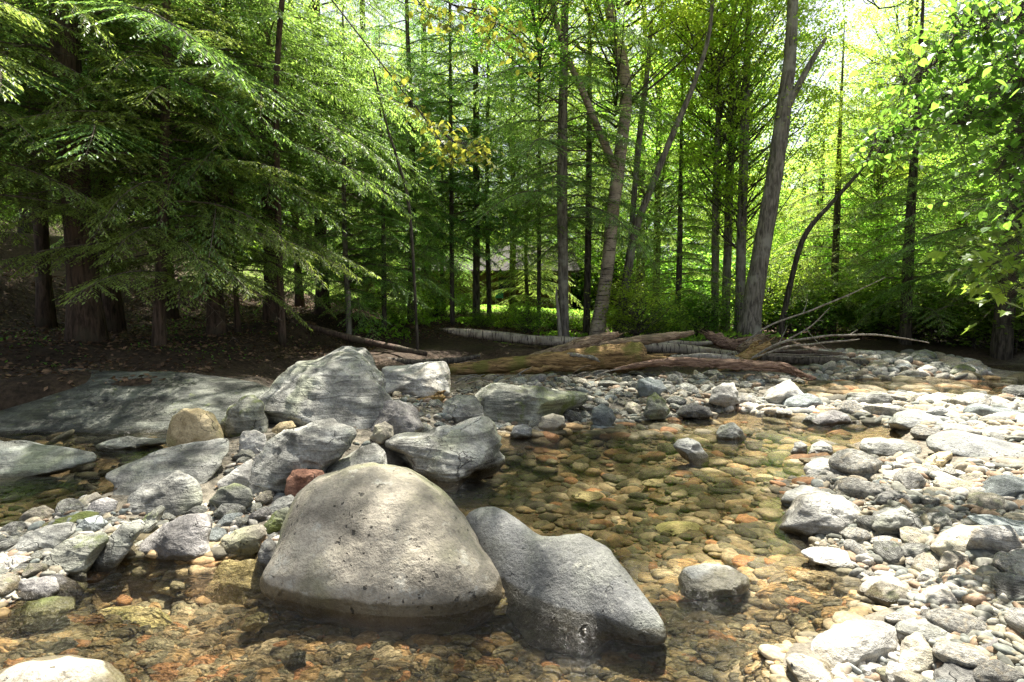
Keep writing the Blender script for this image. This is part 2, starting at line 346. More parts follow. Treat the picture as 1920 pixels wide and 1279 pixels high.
sand = np.array([.17, .15, .115]); wetc = np.array([.2, .15, .085]); lit = np.array([.05, .034, .022]); lawn = np.array([.16, .22, .04])  # sand darkened to paint in the shadow of gaps between stones
nz = fbm(P3*.7, 3, 5)
kb = np.clip(sst(.28, .55, Z+nz*.06)+sst(11.5, 13, Y+nz)+sst(-3.4, -4.6, X)+sst(7.1, 8., Y+nz*.5)*sst(-.6, -1.1, X)+sst(10.3, 11.2, Y+nz*.4)*sst(5, 4, X), 0, 1)
kw = sst(.02, -.04, Z)
kl = sst(21, 23.5, Y+nz*1.5)*sst(-16, -9, X+nz*2)
CB = sand[None, None]*(1-kw[..., None])+wetc*kw[..., None]
CB = CB*(1-kb[..., None])+lit*kb[..., None]; CB = CB*(1-kl[..., None])+lawn*kl[..., None]
s = NT('ground soil'); at = s.n('Attribute'); at.attribute_name = 'soil'; tc = s.n('TexCoord')
n = s.noise(tc.outputs['Object'], 14, 8, .7); n2 = s.noise(tc.outputs['Object'], 1.3, 5)
col = s.mix(1., at.outputs['Color'], s.mix(s.ramp(n, .3, .7), (.45, .45, .45), (1.5, 1.5, 1.5)), 'MULTIPLY')
col = s.mix(1., col, s.mix(s.ramp(n2, .3, .7), (.7, .7, .7), (1.2, 1.2, 1.2)), 'MULTIPLY')
s.bsdf(col, .9, s.bump(n, .8, .04), .2)
gr = mk('ground', np.stack([X, Y, Z], -1).reshape(-1, 3), FT, s.m); tag(gr, kind='structure')
ca = gr.data.color_attributes.new('soil', 'FLOAT_COLOR', 'POINT')
ca.data.foreach_set('color', np.concatenate([CB.reshape(-1, 3), np.ones((CB.size//3, 1))], 1).astype(np.float32).ravel())
# ------------------------------------------------------------ water
s = NT('clear stream water'); geo = s.n('NewGeometry'); pos = geo.outputs['Position']
sx = s.n('SeparateXYZ'); s.l(pos, sx.inputs[0])
near = s.math('MAXIMUM', s.ramp(sx.outputs[1], 2.35, 3.1, 1., .06), s.math('MULTIPLY', s.ramp(sx.outputs[1], 5.6, 6.3), s.ramp(sx.outputs[1], 7.8, 7.0, 0, .6)))
wa = s.noise(s.mapping(pos, (1, 1.7, 1), (0, 0, .35)), 5.5, 3, .5, 1.2); wb = s.noise(s.mapping(pos, (1, 1.8, 1), (0, 0, -.5)), 26, 3, .55, .8)
h = s.math('MULTIPLY', s.math('ADD', wa, s.math('MULTIPLY', wb, .25)), near)
bn = s.bump(h, 1., .13)
fr = s.n('Fresnel'); fr.inputs[0].default_value = 1.33; s.l(bn, fr.inputs['Normal'])
gl = s.n('BsdfGlossy'); gl.inputs['Roughness'].default_value = .03; gl.inputs[0].default_value = (1, 1, 1, 1); s.l(bn, gl.inputs['Normal'])
tr = s.n('BsdfTransparent'); tr.inputs[0].default_value = (.88, .855, .77, 1)
mx = s.n('MixShader'); s.l(fr.outputs[0], mx.inputs[0]); s.l(tr.outputs[0], mx.inputs[1]); s.l(gl.outputs[0], mx.inputs[2]); s.l(mx.outputs[0], s.out.inputs[0])
wx = np.linspace(-16, 16, 90); wy = np.linspace(-10, 14, 70); WX, WY = np.meshgrid(wx, wy)
ii = (np.arange(69)[:, None]*90+np.arange(89)[None]).ravel()
keep = (terr((WX[:-1, :-1]+WX[1:, 1:])/2, (WY[:-1, :-1]+WY[1:, 1:])/2) < .22).ravel()
wt = mk('water', np.stack([WX, WY, WX*0], -1).reshape(-1, 3), np.stack([ii, ii+1, ii+91, ii+90], -1)[keep], s.m); tag(wt, kind='structure')

# ------------------------------------------------------------ boulders
HERO = []
def boulder(name, label, mat, outline, tilt=55, thick=None, yb=None, z0=.02, rough=.05, facets=5, cat='rock', fine=1, seed=None, ext=1.3, stra=.03, yaw=0.):
    ext = max(ext, 1.26)
    o = np.array(outline, float); HERO.append(outline)
    seed = len(HERO) if seed is None else seed; rg = np.random.default_rng(seed)
    c = (o.min(0)+o.max(0))/2*.5+o.mean(0)*.5
    wpx = np.ptp(o[:, 0])
    NA, NL = (128, 64) if fine and wpx > 90 else ((72, 36) if wpx > 30 else (40, 20))
    th = np.arange(720)*2*np.pi/720; dx, dy = np.cos(th), np.sin(th); rr = np.full(720, 1e9)
    for i in range(len(o)):
        a = o[i]-c; e = o[(i+1) % len(o)]-o[i]; den = dx*e[1]-dy*e[0]; den = np.where(abs(den) < 1e-9, 1e-9, den)
        t = (a[0]*e[1]-a[1]*e[0])/den; u = (a[0]*dy-a[1]*dx)/den
        ok = (t > 0) & (u >= -1e-3) & (u <= 1.001); rr = np.where(ok & (t < rr), t, rr)
    k = 5 if 'largest' in label or 'tall' in label else 9; rr = np.convolve(np.concatenate([rr[-k:], rr, rr[:k]]), np.ones(2*k+1)/(2*k+1), 'same')[k:-k]
    rr = rr*np.where(dy > 0, 1+(ext-1)*dy, 1)
    TH = np.linspace(0, 2*np.pi, NA, endpoint=False); PH = np.linspace(-np.pi/2, np.pi/2, NL+2)[1:-1]
    TH2, PH2 = np.meshgrid(TH, PH)
    q = np.stack([np.cos(PH2)*np.cos(TH2), np.cos(PH2)*np.sin(TH2), np.sin(PH2)], -1)
    q = np.concatenate([q.reshape(-1, 3), [[0, 0, -1], [0, 0, 1]]])
    e = .82; q[:, 2] = np.sign(q[:, 2])*abs(q[:, 2])**1.0
    sc0 = (abs(q)**2.5).sum(1)**(-1/2.5); q = q*sc0[:, None]; q[:, :2] /= np.maximum(1, np.hypot(q[:, 0], q[:, 1]))[:, None]
    for _ in range(facets):
        nrm = rg.normal(size=3); nrm[2] *= .9; nrm[2] = -abs(nrm[2]) if rg.random() < .75 else nrm[2]; nrm /= np.linalg.norm(nrm)
        d = rg.uniform(.74, .93); ex = q@nrm-d; q = q-np.where(ex > 0, ex, 0)[:, None]*nrm*.85
    wpos = G(c[0], yb if yb else o[:, 1].max(), z0); dist = np.linalg.norm(wpos-[0, 0, CAMH]); size = wpx/FX*dist
    hgt = np.ptp(o[:, 1])/FX*dist
    thick = (.5*min(size, hgt*1.6)) if thick is None else thick
    ang = np.mod(np.arctan2(q[:, 1], q[:, 0]), 2*np.pi); rad = np.hypot(q[:, 0], q[:, 1])
    rr = rr*(1.025 if facets else .985); r_ = np.interp(ang, np.append(th, 2*np.pi), np.append(rr, rr[0]))*rad
    px = c[0]+r_*np.cos(ang); py = c[1]+r_*np.sin(ang)
    d = ray(px, py); al = R(tilt); pn = np.array([yaw*math.sin(al), -math.sin(al), math.cos(al)]); C0 = np.array([0, 0, CAMH])
    f_ = 1/ext; sh = (1-f_**2.5)**(1/2.5)*thick*.92; wpos = wpos+(wpos-C0)/dist*sh
    t = ((wpos-C0)@pn)/(d@pn); P = C0+d*t[:, None]
    dn = d/np.linalg.norm(d, axis=1)[:, None]; P = P+dn*(q[:, 2]*thick)[:, None]
    cen = P.mean(0); out = P-cen; out /= np.linalg.norm(out, axis=1)[:, None]+1e-9
    sz = min(size, max(hgt, .12)); k = 2.6/sz
    dis = rough*sz*fbm(P*k, 5, seed, .52)
    if stra:
        sd_ = np.array([.25, .35, .9]); dis = dis+stra*sz*(abs(vn(np.stack([P[:, 0]*k*.5, P[:, 1]*k*.5, (P@sd_)*k*3.2], -1), seed+50)))*-1
    P = P+out*dis[:, None]
    ij = np.arange(NL-1)[:, None]*NA; j = np.arange(NA)[None]; j2 = (j+1) % NA
    F = np.stack([ij+j, ij+NA+j, ij+NA+j2, ij+j2], -1).reshape(-1, 4); b0 = NA*NL; jj = np.arange(NA); jn = (jj+1) % NA
    F2 = np.stack([np.full(NA, b0), jj, jn], -1); F3 = np.stack([np.full(NA, b0+1), (NL-1)*NA+jn, (NL-1)*NA+jj], -1)
    ob = mk(name, P, [F, F2, F3], RM[mat], True, None, (cen[0], cen[1], P[:, 2].min()))
    ob['hi'] = len(HERO)-1
    return tag(ob, label, cat)
B = boulder
B('boulder','largest rounded tan boulder in the foreground standing in shallow water','tan',[(505,1085),(509,1030),(524,992),(541,960),(558,926),(592,898),(650,877),(700,866),(760,880),(830,918),(872,965),(904,1020),(930,1080),(934,1120),(880,1148),(800,1168),(700,1162),(600,1140),(530,1110)],50,.38,1140,0,.03,0,'boulder',stra=.0)
B('boulder','smooth grey wave shaped boulder right of the large tan boulder','smooth',[(868,968),(900,950),(945,946),(980,984),(1010,1004),(1045,1008),(1090,1000),(1140,1026),(1178,1073),(1204,1125),(1224,1160),(1232,1180),(1216,1192),(1180,1190),(1130,1172),(1080,1205),(1010,1180),(950,1130),(905,1075),(885,1020)],42,.16,1168,-.02,.025,0,'boulder',stra=0,yaw=-.65)
B('boulder','tall pointed grey boulder with streaked sunlit face behind the foreground rocks','grey',[(490,782),(498,742),(518,713),(558,678),(608,653),(658,636),(692,643),(716,682),(732,735),(724,765),(702,795),(680,816),(620,826),(560,815),(500,806)],50,.45,815,.15,.07,7,'boulder',stra=.05)
B('boulder','round ochre boulder like a ball on the left','yellow',[(318,802),(325,780),(345,768),(370,764),(398,778),(414,800),(412,825),(395,840),(345,842),(322,828)],80,.24,842,.1,.03,2,stra=0)
B('rock','upright greenish rock between the round ochre boulder and the tall boulder','moss',[(418,795),(428,760),(450,744),(475,741),(492,755),(498,785),(492,818),(440,822),(420,814)],75,.24,820,.15,.05,5)
B('rock_slab','long sunlit tilted grey slab below the round ochre boulder','grey',[(186,889),(240,866),(320,840),(400,822),(428,816),(434,830),(418,868),(382,905),(330,932),(255,950),(215,945),(228,910)],30,.1,948,.02,.04,6,stra=.06)
B('rock','jagged grey rock with a bluish pitted crest left of the large tan boulder','grey',[(464,912),(475,870),(498,835),(545,800),(588,786),(605,782),(628,785),(656,805),(658,828),(640,862),(600,890),(550,922),(485,928)],58,.24,925,.1,.07,8,stra=.05)
B('rock','sharp edged grey rock with an overhanging front below the tilted slab','grey',[(244,962),(247,930),(280,905),(330,886),(358,898),(378,925),(372,945),(330,960),(285,978)],52,.16,975,.04,.05,7)
B('rock','small white topped rock with mossy underside left of the jagged rock','moss',[(392,938),(408,916),(440,905),(468,918),(476,935),(452,954),(412,957)],55,.09,955,.08,.05,5)
B('rock','dark mauve rock standing out of the black pool on the left','purple',[(240,1042),(268,1012),(308,985),(350,970),(386,967),(394,990),(394,1050),(340,1068),(280,1065)],62,.17,1045,0,.05,6,ext=1.2)
B('rock','flat oval olive grey stone at the left edge of the rock pile','grey',[(12,1036),(40,1005),(90,985),(134,979),(143,995),(110,1026),(60,1043),(20,1042)],40,.07,1040,.03,.02,2)
B('rock','streaked cream and green stone second from the left edge','moss',[(75,1064),(108,1025),(150,1003),(196,997),(206,1010),(176,1052),(150,1074),(100,1080)],45,.09,1076,.02,.04,4)
B('rock','leaning oval grey stone beside the dark mauve rock','grey',[(183,1052),(198,1012),(235,975),(268,971),(276,985),(246,1022),(216,1057),(190,1062)],55,.07,1055,.02,.03,3)
B('rock','smooth lilac oval stone left of the tilted slab','purple',[(160,955),(174,940),(200,932),(221,940),(216,958),(190,968),(166,965)],48,.06,964,.05,.02,1)
B('rock','brown square ended stone above the lilac oval stone','tan',[(131,952),(150,935),(183,920),(194,930),(165,950),(140,960)],45,.05,958,.05,.03,4)
B('rock','thin mossy yellow stone lying behind the oval olive stone','green',[(75,985),(110,972),(160,958),(190,962),(180,970),(130,982),(90,995)],35,.03,990,.04,.03,3)
B('rock','dark blue grey oval stone in the middle of the left pile','blue',[(140,990),(160,972),(185,966),(205,980),(190,995),(150,1000)],45,.05,998,.05,.03,3)
B('rock','angular green grey stone wedged behind the leaning oval stone','moss',[(255,988),(275,965),(300,948),(312,952),(300,975),(280,995),(262,1000)],55,.06,996,.06,.05,6)
B('rock','pinkish brown stone with a wet edge at the left edge of the pool','purple',[(20,1118),(35,1090),(65,1082),(105,1082),(110,1105),(90,1125),(45,1135)],50,.08,1122,.0,.04,4)
B('rock','white streaked flat stone at the far left edge','pale',[(-20,1062),(0,1045),(30,1042),(62,1046),(40,1062),(0,1078),(-20,1080)],40,.05,1070,.03,.03,3)
B('rock','bright algae green stone half under water on the left','green',[(-30,1180),(0,1150),(50,1128),(100,1118),(140,1122),(138,1145),(90,1170),(20,1195)],35,.1,1160,-.03,.04,4)
B('rock','long brown stone between the dark mauve rock and the large tan boulder','tan',[(402,1045),(420,1010),(455,988),(490,985),(497,1005),(480,1030),(440,1048)],50,.09,1045,.0,.05,5)
B('rock','narrow dark stone touching the left side of the large tan boulder','dark',[(480,1060),(490,1020),(505,1008),(517,1020),(515,1058),(498,1078)],65,.06,1065,0,.05,5)
B('rock','yellow green submerged rock in front of the brown stone','sunk',[(370,1100),(385,1065),(420,1048),(470,1045),(500,1070),(500,1110),(440,1132),(390,1128)],40,.12,1105,-.1,.05,5)
B('rock','rusty red rock wedged behind the large tan boulder','red',[(535,903),(548,882),(575,877),(606,884),(612,895),(590,925),(560,935),(540,925)],62,.08,928,.12,.05,6)
B('rock','rounded green grey stone left of the large tan boulder','moss',[(496,985),(515,960),(540,950),(550,962),(535,990),(505,1000)],55,.07,996,.03,.03,2)
B('rock','dim grey stone behind the rounded green grey stone','grey',[(500,955),(520,935),(545,928),(560,940),(545,958),(510,968)],50,.07,966,.06,.04,3)
B('rock','bright white cobble below the upright greenish rock','pale',[(443,830),(455,810),(478,805),(498,815),(500,835),(480,852),(455,850)],60,.09,852,.14,.04,4)
B('rock','small orange brown stone in front of the tall boulder','yellow',[(508,805),(525,792),(548,790),(555,800),(540,815),(515,818)],55,.06,818,.17,.05,5)
B('rock','rusty cream rock behind the mossy white topped rock','pale',[(408,905),(440,880),(470,860),(480,872),(478,905),(455,912),(420,915)],45,.08,915,.1,.04,4)
B('rock_slab','thin layered grey slab left of the pool with dark wet base','grey',[(712,834),(735,818),(790,808),(850,795),(885,783),(912,779),(924,798),(938,825),(936,872),(905,892),(855,908),(805,914),(780,895),(765,875),(740,852)],45,.35,896,.0,.06,6,stra=.09,ext=1.1)
B('rock_slab','pale green grey slab tucked behind the large tan boulder','grey',[(600,885),(640,860),(680,838),(706,834),(722,850),(730,872),(765,880),(785,905),(790,935),(740,930),(640,925)],40,.2,925,.08,.04,5,stra=.05)
B('rock','pointed mauve grey rock right of the tall boulder','purple',[(702,805),(708,770),(722,755),(745,748),(768,756),(783,775),(792,802),(770,818),(720,820)],62,.2,816,.17,.05,7)
B('rock','brown angular stone in front of the pointed mauve rock','tan',[(695,820),(702,798),(722,790),(738,800),(735,818),(715,828)],60,.08,826,.18,.04,6)
B('rock','white sunlit flat boulder behind the tall boulder','pale',[(718,690),(760,686),(800,678),(832,679),(843,698),(838,735),(800,748),(760,742),(716,740)],50,.45,745,.2,.06,7,'boulder')
B('boulder','long green grey boulder with moss patches in the middle of the bar','moss',[(882,748),(895,732),(920,718),(945,719),(970,724),(1010,726),(1060,735),(1095,732),(1100,755),(1060,770),(1030,785),(985,795),(930,794),(893,782)],58,.4,792,.06,.05,6,'boulder',stra=.03)
B('rock','rounded grey rock left of the long moss patched boulder','grey',[(826,778),(835,752),(860,740),(890,742),(905,765),(905,785),(860,792),(832,792)],60,.25,790,.12,.04,4)
B('rock','cream cobble at the pool edge below the long moss patched boulder','tan',[(1010,802),(1015,782),(1035,775),(1058,780),(1062,797),(1045,808),(1020,808)],65,.11,808,.02,.04,4)
B('rock','oval grey cobble at the pool edge left of the cream cobble','smooth',[(958,814),(963,800),(980,795),(996,802),(997,815),(985,822),(965,821)],60,.09,822,.0,.03,2)
B('rock','flat blue slate at the water edge below the middle bar','blue',[(1105,803),(1112,796),(1135,797),(1155,800),(1150,806),(1115,808)],40,.08,807,.0,.03,3)
B('rock','blue green angular cobble on the middle bar','blue',[(1108,785),(1112,765),(1130,758),(1148,768),(1153,785),(1140,798),(1120,798)],62,.12,799,.04,.05,5)
B('rock','large oval blue grey rock beside the reddish log','blue',[(1190,728),(1196,712),(1215,708),(1240,714),(1250,730),(1235,740),(1205,740)],60,.2,741,.16,.04,4)
B('rock','tall olive cobble in the middle of the bar','moss',[(1212,775),(1215,748),(1228,736),(1245,750),(1255,768),(1245,780),(1222,782)],65,.14,782,.08,.05,4)
B('rock','round white and olive rock right of the middle bar','pale',[(1333,752),(1336,730),(1355,718),(1375,717),(1387,735),(1384,752),(1360,758)],62,.2,757,.1,.05,5)
B('boulder','pale triangular boulder right of the log pile','pale',[(1424,755),(1435,735),(1460,718),(1480,713),(1498,727),(1514,752),(1500,760),(1450,760)],62,.3,759,.08,.04,5,'boulder',stra=.02)
B('rock','dark grey flat rock at the far edge of the pool','dark',[(1268,778),(1275,762),(1300,756),(1330,765),(1336,780),(1300,784)],55,.2,783,.02,.05,6)
B('rock','small rock standing in the pool below the dark flat rock','grey',[(1342,812),(1352,797),(1375,793),(1392,808),(1396,823),(1370,830),(1350,826)],60,.14,824,-.01,.05,5)
B('rock','hump backed grey rock alone in the pool','smooth',[(1260,836),(1270,825),(1290,821),(1310,830),(1325,852),(1324,868),(1300,868),(1275,850)],55,.13,864,-.01,.04,3)
B('rock','oval grey rock with a dark wet rim alone in the shallow stream','smooth',[(1271,1085),(1285,1065),(1320,1057),(1365,1062),(1402,1082),(1406,1098),(1385,1112),(1330,1120),(1285,1112)],42,.13,1108,-.01,.03,3,ext=1.3)
B('boulder','white sunlit wedge shaped boulder at the right edge of the stream','pale',[(1452,992),(1465,968),(1480,950),(1500,930),(1540,922),(1580,930),(1605,945),(1624,968),(1618,990),(1590,1008),(1560,1022),(1520,1016),(1480,1004)],52,.28,1010,.0,.05,7,'boulder',stra=.02)
B('rock','cream rock behind the white wedge shaped boulder','pale',[(1466,940),(1472,922),(1500,910),(1535,915),(1550,928),(1520,942),(1480,950)],45,.12,945,.02,.04,4)
B('rock','blue grey rounded rock right of the white wedge boulder','grey',[(1626,990),(1635,965),(1660,948),(1690,946),(1720,960),(1743,985),(1738,1002),(1700,1010),(1650,1003)],60,.2,1006,.07,.05,5)
B('rock','dark olive rock behind the blue grey rounded rock','dark',[(1628,942),(1640,928),(1670,918),(1700,926),(1718,942),(1700,955),(1650,958)],52,.15,955,.08,.05,6)
B('rock','round olive cobble behind the white wedge boulder','tan',[(1566,915),(1575,902),(1592,898),(1606,908),(1605,924),(1590,932),(1572,928)],68,.09,930,.08,.03,2)
B('rock','large smooth tan rock near the right edge with a speckled sunlit end','tan',[(1742,1025),(1765,1000),(1800,983),(1840,980),(1862,995),(1871,1022),(1862,1045),(1830,1062),(1780,1048)],45,.18,1055,.1,.03,3)
B('rock','triangular buff stone in front of the large smooth tan rock','tan',[(1760,1055),(1770,1035),(1800,1030),(1825,1045),(1828,1062),(1800,1072),(1765,1066)],50,.09,1070,.1,.03,4)
B('rock_slab','smooth blue grey slab with leaf shadows at the right edge','blue',[(1806,985),(1810,968),(1850,964),(1920,978),(1990,1000),(1990,1060),(1920,1050),(1880,1030),(1860,995)],30,.14,1050,.1,.02,3,stra=0)
B('rock_slab','long lens shaped pale slab at the water edge','pale',[(1496,1034),(1530,1025),(1570,1027),(1610,1042),(1655,1066),(1640,1074),(1590,1066),(1530,1056)],28,.06,1068,.01,.03,3)
B('rock','pale flat rock with wet lower edge between stream and gravel','pale',[(1605,1108),(1620,1090),(1655,1078),(1690,1085),(1718,1105),(1712,1122),(1670,1130),(1625,1122)],38,.1,1126,.0,.04,5)
B('rock','white rock with a furrowed shaded front near the right edge','pale',[(1720,1130),(1732,1105),(1770,1085),(1815,1090),(1846,1110),(1842,1140),(1815,1162),(1775,1168),(1735,1150)],52,.17,1162,.04,.06,7)
B('rock','big oval speckled pink white rock at the lower right','pale',[(1520,1215),(1540,1190),(1590,1168),(1650,1166),(1685,1182),(1692,1215),(1670,1245),(1610,1262),(1550,1245)],42,.16,1250,.03,.03,3,'boulder',stra=.0)
B('rock','triangular buff rock right of the big oval speckled rock','tan',[(1690,1240),(1695,1190),(1715,1182),(1745,1205),(1766,1240),(1740,1262),(1700,1262)],45,.12,1258,.06,.04,4)
B('rock','grey rounded rock behind the triangular buff rock','grey',[(1672,1182),(1690,1165),(1735,1160),(1780,1180),(1812,1205),(1815,1225),(1780,1232),(1730,1210)],42,.13,1225,.06,.03,3)
B('rock','long cream rock at the bottom edge beside the rapids','tan',[(1474,1238),(1490,1226),(1540,1235),(1590,1260),(1620,1290),(1600,1330),(1530,1320),(1490,1275)],38,.14,1300,.02,.04,4)
B('rock','dark brown flat rock at the bottom right corner','dark',[(1728,1285),(1745,1255),(1780,1240),(1830,1248),(1900,1275),(1920,1310),(1860,1330),(1750,1320)],38,.12,1310,.06,.04,4)
B('rock','round pale cobble beside the mossy stone at the right edge','pale',[(1828,1160),(1840,1144),(1865,1142),(1882,1158),(1875,1178),(1850,1184),(1832,1175)],55,.09,1182,.1,.02,2)
B('rock','dark mossy green stone at the right edge','green',[(1862,1190),(1880,1165),(1900,1150),(1925,1160),(1935,1195),(1910,1205),(1880,1200)],62,.08,1202,.1,.04,5)
B('rock','brownish grey double rock at the right edge above the dark flat rock','purple',[(1830,1215),(1845,1198),(1880,1193),(1925,1200),(1960,1225),(1950,1250),(1900,1248),(1850,1240)],48,.12,1244,.1,.03,4)
B('rock','white oval cobble at the bottom edge right of the speckled rock','pale',[(1616,1255),(1630,1242),(1655,1248),(1662,1268),(1640,1278),(1622,1272)],50,.06,1276,.05,.02,2)
B('rock','larger white egg shaped cobble at the bottom edge','pale',[(1656,1262),(1668,1240),(1695,1245),(1710,1270),(1695,1290),(1668,1286)],50,.07,1288,.06,.02,2)
B('boulder','flat topped pale boulder cut off by the lower left corner','tan',[(-60,1290),(-10,1262),(60,1240),(130,1232),(190,1240),(238,1275),(260,1320),(200,1370),(0,1370)],35,.25,1340,.0,.03,3,'boulder',stra=0)
B('rock_slab','broad grey slab with a greenish right end at the far side of the right bar','grey',[(1598,840),(1612,822),(1650,820),(1700,828),(1732,838),(1738,855),(1715,866),(1660,862),(1615,858)],48,.25,864,.03,.04,5)
B('rock_slab','smooth dark slab with a small flat stone on it on the right bar','smooth',[(1664,795),(1680,775),(1710,768),(1750,770),(1788,785),(1793,802),(1770,812),(1720,812),(1690,808)],42,.3,811,.05,.04,4)
B('rock','small flat stone lying on the smooth dark slab','smooth',[(1735,773),(1745,765),(1768,764),(1780,772),(1765,777),(1745,777)],50,.07,775,.2,.02,2)
B('rock_slab','very long grey slab running to the right edge of the bar','smooth',[(1740,822),(1760,810),(1800,808),(1860,822),(1930,838),(2000,860),(2000,895),(1920,888),(1840,868),(1780,855),(1745,845)],25,.2,880,.1,.03,3,stra=.02)
B('rock','ochre split rock in front of the very long slab','yellow',[(1724,878),(1735,862),(1760,848),(1786,848),(1788,860),(1765,876),(1740,885)],55,.09,884,.09,.05,6)
B('rock_slab','grey slab beside the right edge above the very long slab','grey',[(1845,828),(1855,808),(1890,800),(1960,805),(1990,835),(1930,842),(1880,836)],35,.25,838,.12,.04,4)
B('rock','dark round rock at the right edge near the white flat slab','dark',[(1888,795),(1900,782),(1925,778),(1960,785),(1960,802),(1920,806)],55,.18,803,.1,.03,3)
B('rock_slab','blazing white flat slab near the upper right pool','pale',[(1722,752),(1732,740),(1770,740),(1815,752),(1832,762),(1800,771),(1750,768)],30,.14,769,.04,.03,3)
B('rock_slab','white layered rock with moss tufts at the right edge of the pool','pale',[(1508,880),(1520,862),(1560,855),(1590,868),(1608,885),(1590,900),(1545,898),(1518,892)],42,.12,898,.02,.06,6,stra=.06)
B('rock_slab','long white flat stone crossing the right bar','pale',[(1650,888),(1665,882),(1720,884),(1768,890),(1790,902),(1740,906),(1725,898),(1670,900)],35,.07,904,.08,.03,3)
B('rock','grey flat oval stone in front of the broad grey slab','smooth',[(1594,878),(1605,865),(1640,862),(1660,872),(1655,885),(1615,888)],40,.1,886,.06,.02,2)
B('rock','small squarish stone at the pool mouth left of the broad slab','grey',[(1483,848),(1488,830),(1502,826),(1514,836),(1512,850),(1495,855)],60,.09,853,-.01,.04,5)
B('rock','rounded grey stone in the water right of the small squarish stone','grey',[(1516,850),(1522,834),(1540,827),(1560,836),(1562,850),(1540,856)],58,.1,854,-.01,.04,4)
B('rock','mauve grey stone with white top in the middle of the riffle','purple',[(1522,790),(1535,775),(1565,768),(1590,778),(1595,792),(1565,798),(1535,797)],52,.15,796,.0,.05,6)
B('rock','green grey rounded stone below the far right bank','moss',[(1702,672),(1712,660),(1735,655),(1755,662),(1760,673),(1735,680),(1710,678)],60,.3,678,.1,.03,3)
B('rock','grey domed stone in the row at the far right pool','grey',[(1738,690),(1748,680),(1765,678),(1785,690),(1780,700),(1750,700)],60,.2,700,.05,.04,3)
B('rock','greyish green domed stone right of the log end','moss',[(1780,700),(1790,686),(1810,682),(1832,694),(1830,703),(1800,706)],60,.2,705,.03,.04,3)
B('rock','flat brown stone lying under water at the pool edge','sunk',[(1420,945),(1440,936),(1475,938),(1488,948),(1460,958),(1430,955)],25,.04,952,-.03,.03,3)
B('rock','pale blue green stone lying on the streambed near the foreground','blue',[(535,1250),(545,1228),(560,1216),(575,1222),(572,1245),(555,1264)],40,.04,1262,-.1,.03,4)
B('rock','ochre lump of stone on the streambed left of the large tan boulder','sunk',[(455,1180),(462,1158),(480,1148),(502,1152),(502,1170),(480,1182)],45,.06,1180,-.08,.05,5)
B('rock','orange stone leaning in the gap between the two foreground boulders','yellow',[(917,1128),(925,1105),(938,1096),(950,1104),(948,1122),(930,1134)],55,.04,1130,-.03,.05,5)
B('rock','olive stone in the gap below the orange stone','sunk',[(925,1142),(935,1125),(952,1120),(956,1132),(945,1148),(930,1150)],50,.04,1148,-.05,.04,4)
for i, (x, y, wx_, hy_, lab) in enumerate([(1275,990,95,26,'broad flat flagstone under water in the middle of the shallow stream'),(1340,1150,170,50,'wide grey flagstone under water before the wet rimmed oval rock'),(1100,930,70,18,'dim flat stone under the shaded pool'),(1385,1040,80,24,'ochre flagstone under water near the white wedge boulder'),(250,1160,150,50,'broad pale olive stone under water left of the foreground'),(120,1210,190,46,'long greenish stone under water near the lower left'),(330,1100,90,30,'mossy stone under the black pool below the mauve rock'),(1490,1110,90,28,'brown flagstone under water beside the flat pale rock'),(1170,1260,110,34,'flat stone under the rapids at the bottom edge'),(1230,905,60,14,'small flat stone under the sunny part of the pool'),(860,1200,90,28,'olive stone under the ripples below the gap'),(1420,980,60,14,'thin brown stone under the shallows left of the white wedge boulder')]):
    B('submerged_stone', lab, 'sunk', [(x-wx_/2,y),(x-wx_*.4,y-hy_*.35),(x-wx_*.1,y-hy_*.5),(x+wx_*.3,y-hy_*.42),(x+wx_/2,y+hy_*.05),(x+wx_*.35,y+hy_*.4),(x,y+hy_*.5),(x-wx_*.38,y+hy_*.33)], 12, .05, y+hy_*.5, -.13, .05, 5)
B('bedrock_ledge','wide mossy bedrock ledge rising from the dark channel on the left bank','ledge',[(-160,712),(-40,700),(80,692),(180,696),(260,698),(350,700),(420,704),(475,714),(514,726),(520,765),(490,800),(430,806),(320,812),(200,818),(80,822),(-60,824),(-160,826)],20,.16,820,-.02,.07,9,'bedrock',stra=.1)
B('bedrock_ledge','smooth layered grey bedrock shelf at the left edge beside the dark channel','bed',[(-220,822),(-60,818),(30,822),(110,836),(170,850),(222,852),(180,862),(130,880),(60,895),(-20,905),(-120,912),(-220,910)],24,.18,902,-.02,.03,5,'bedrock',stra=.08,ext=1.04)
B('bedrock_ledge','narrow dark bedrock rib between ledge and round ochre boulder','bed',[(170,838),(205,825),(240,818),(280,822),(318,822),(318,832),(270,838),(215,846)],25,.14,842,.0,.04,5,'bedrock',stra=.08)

for o in sc.objects:
    if o.get('category') == 'bedrock' and 'hi' in o: del o['hi']
# ------------------------------------------------------------ loose cobbles
def ico(sub):
    import bmesh
    bm = bmesh.new(); bmesh.ops.create_icosphere(bm, subdivisions=sub, radius=1)
    V = np.array([v.co[:] for v in bm.verts]); F = np.array([[v.index for v in f.verts] for f in bm.faces]); bm.free(); return V, F
I3 = ico(4); I1 = ico(2); I0 = ico(1)
def stone_shape(base, sd, flat, fac=5):
    rg = np.random.default_rng(sd); q = base.copy()
    for _ in range(fac):
        nrm = rg.normal(size=3); nrm /= np.linalg.norm(nrm); d = rg.uniform(.6, .9); ex = q@nrm-d; q = q-np.where(ex > 0, ex, 0)[:, None]*nrm*.85
    q = q*(1+.13*fbm(q*1.2, 3, sd))[:, None]
    return q*np.array([1, rg.uniform(.6, .85), flat])
cob_me = []
for k in range(14):
    V = stone_shape(I3[0], 100+k, (.36, .5, .62)[k % 3], (2, 5, 8)[k % 3])
    o = mk('cobble', V, I3[1], None, True); cob_me.append(o.data); bpy.data.objects.remove(o)
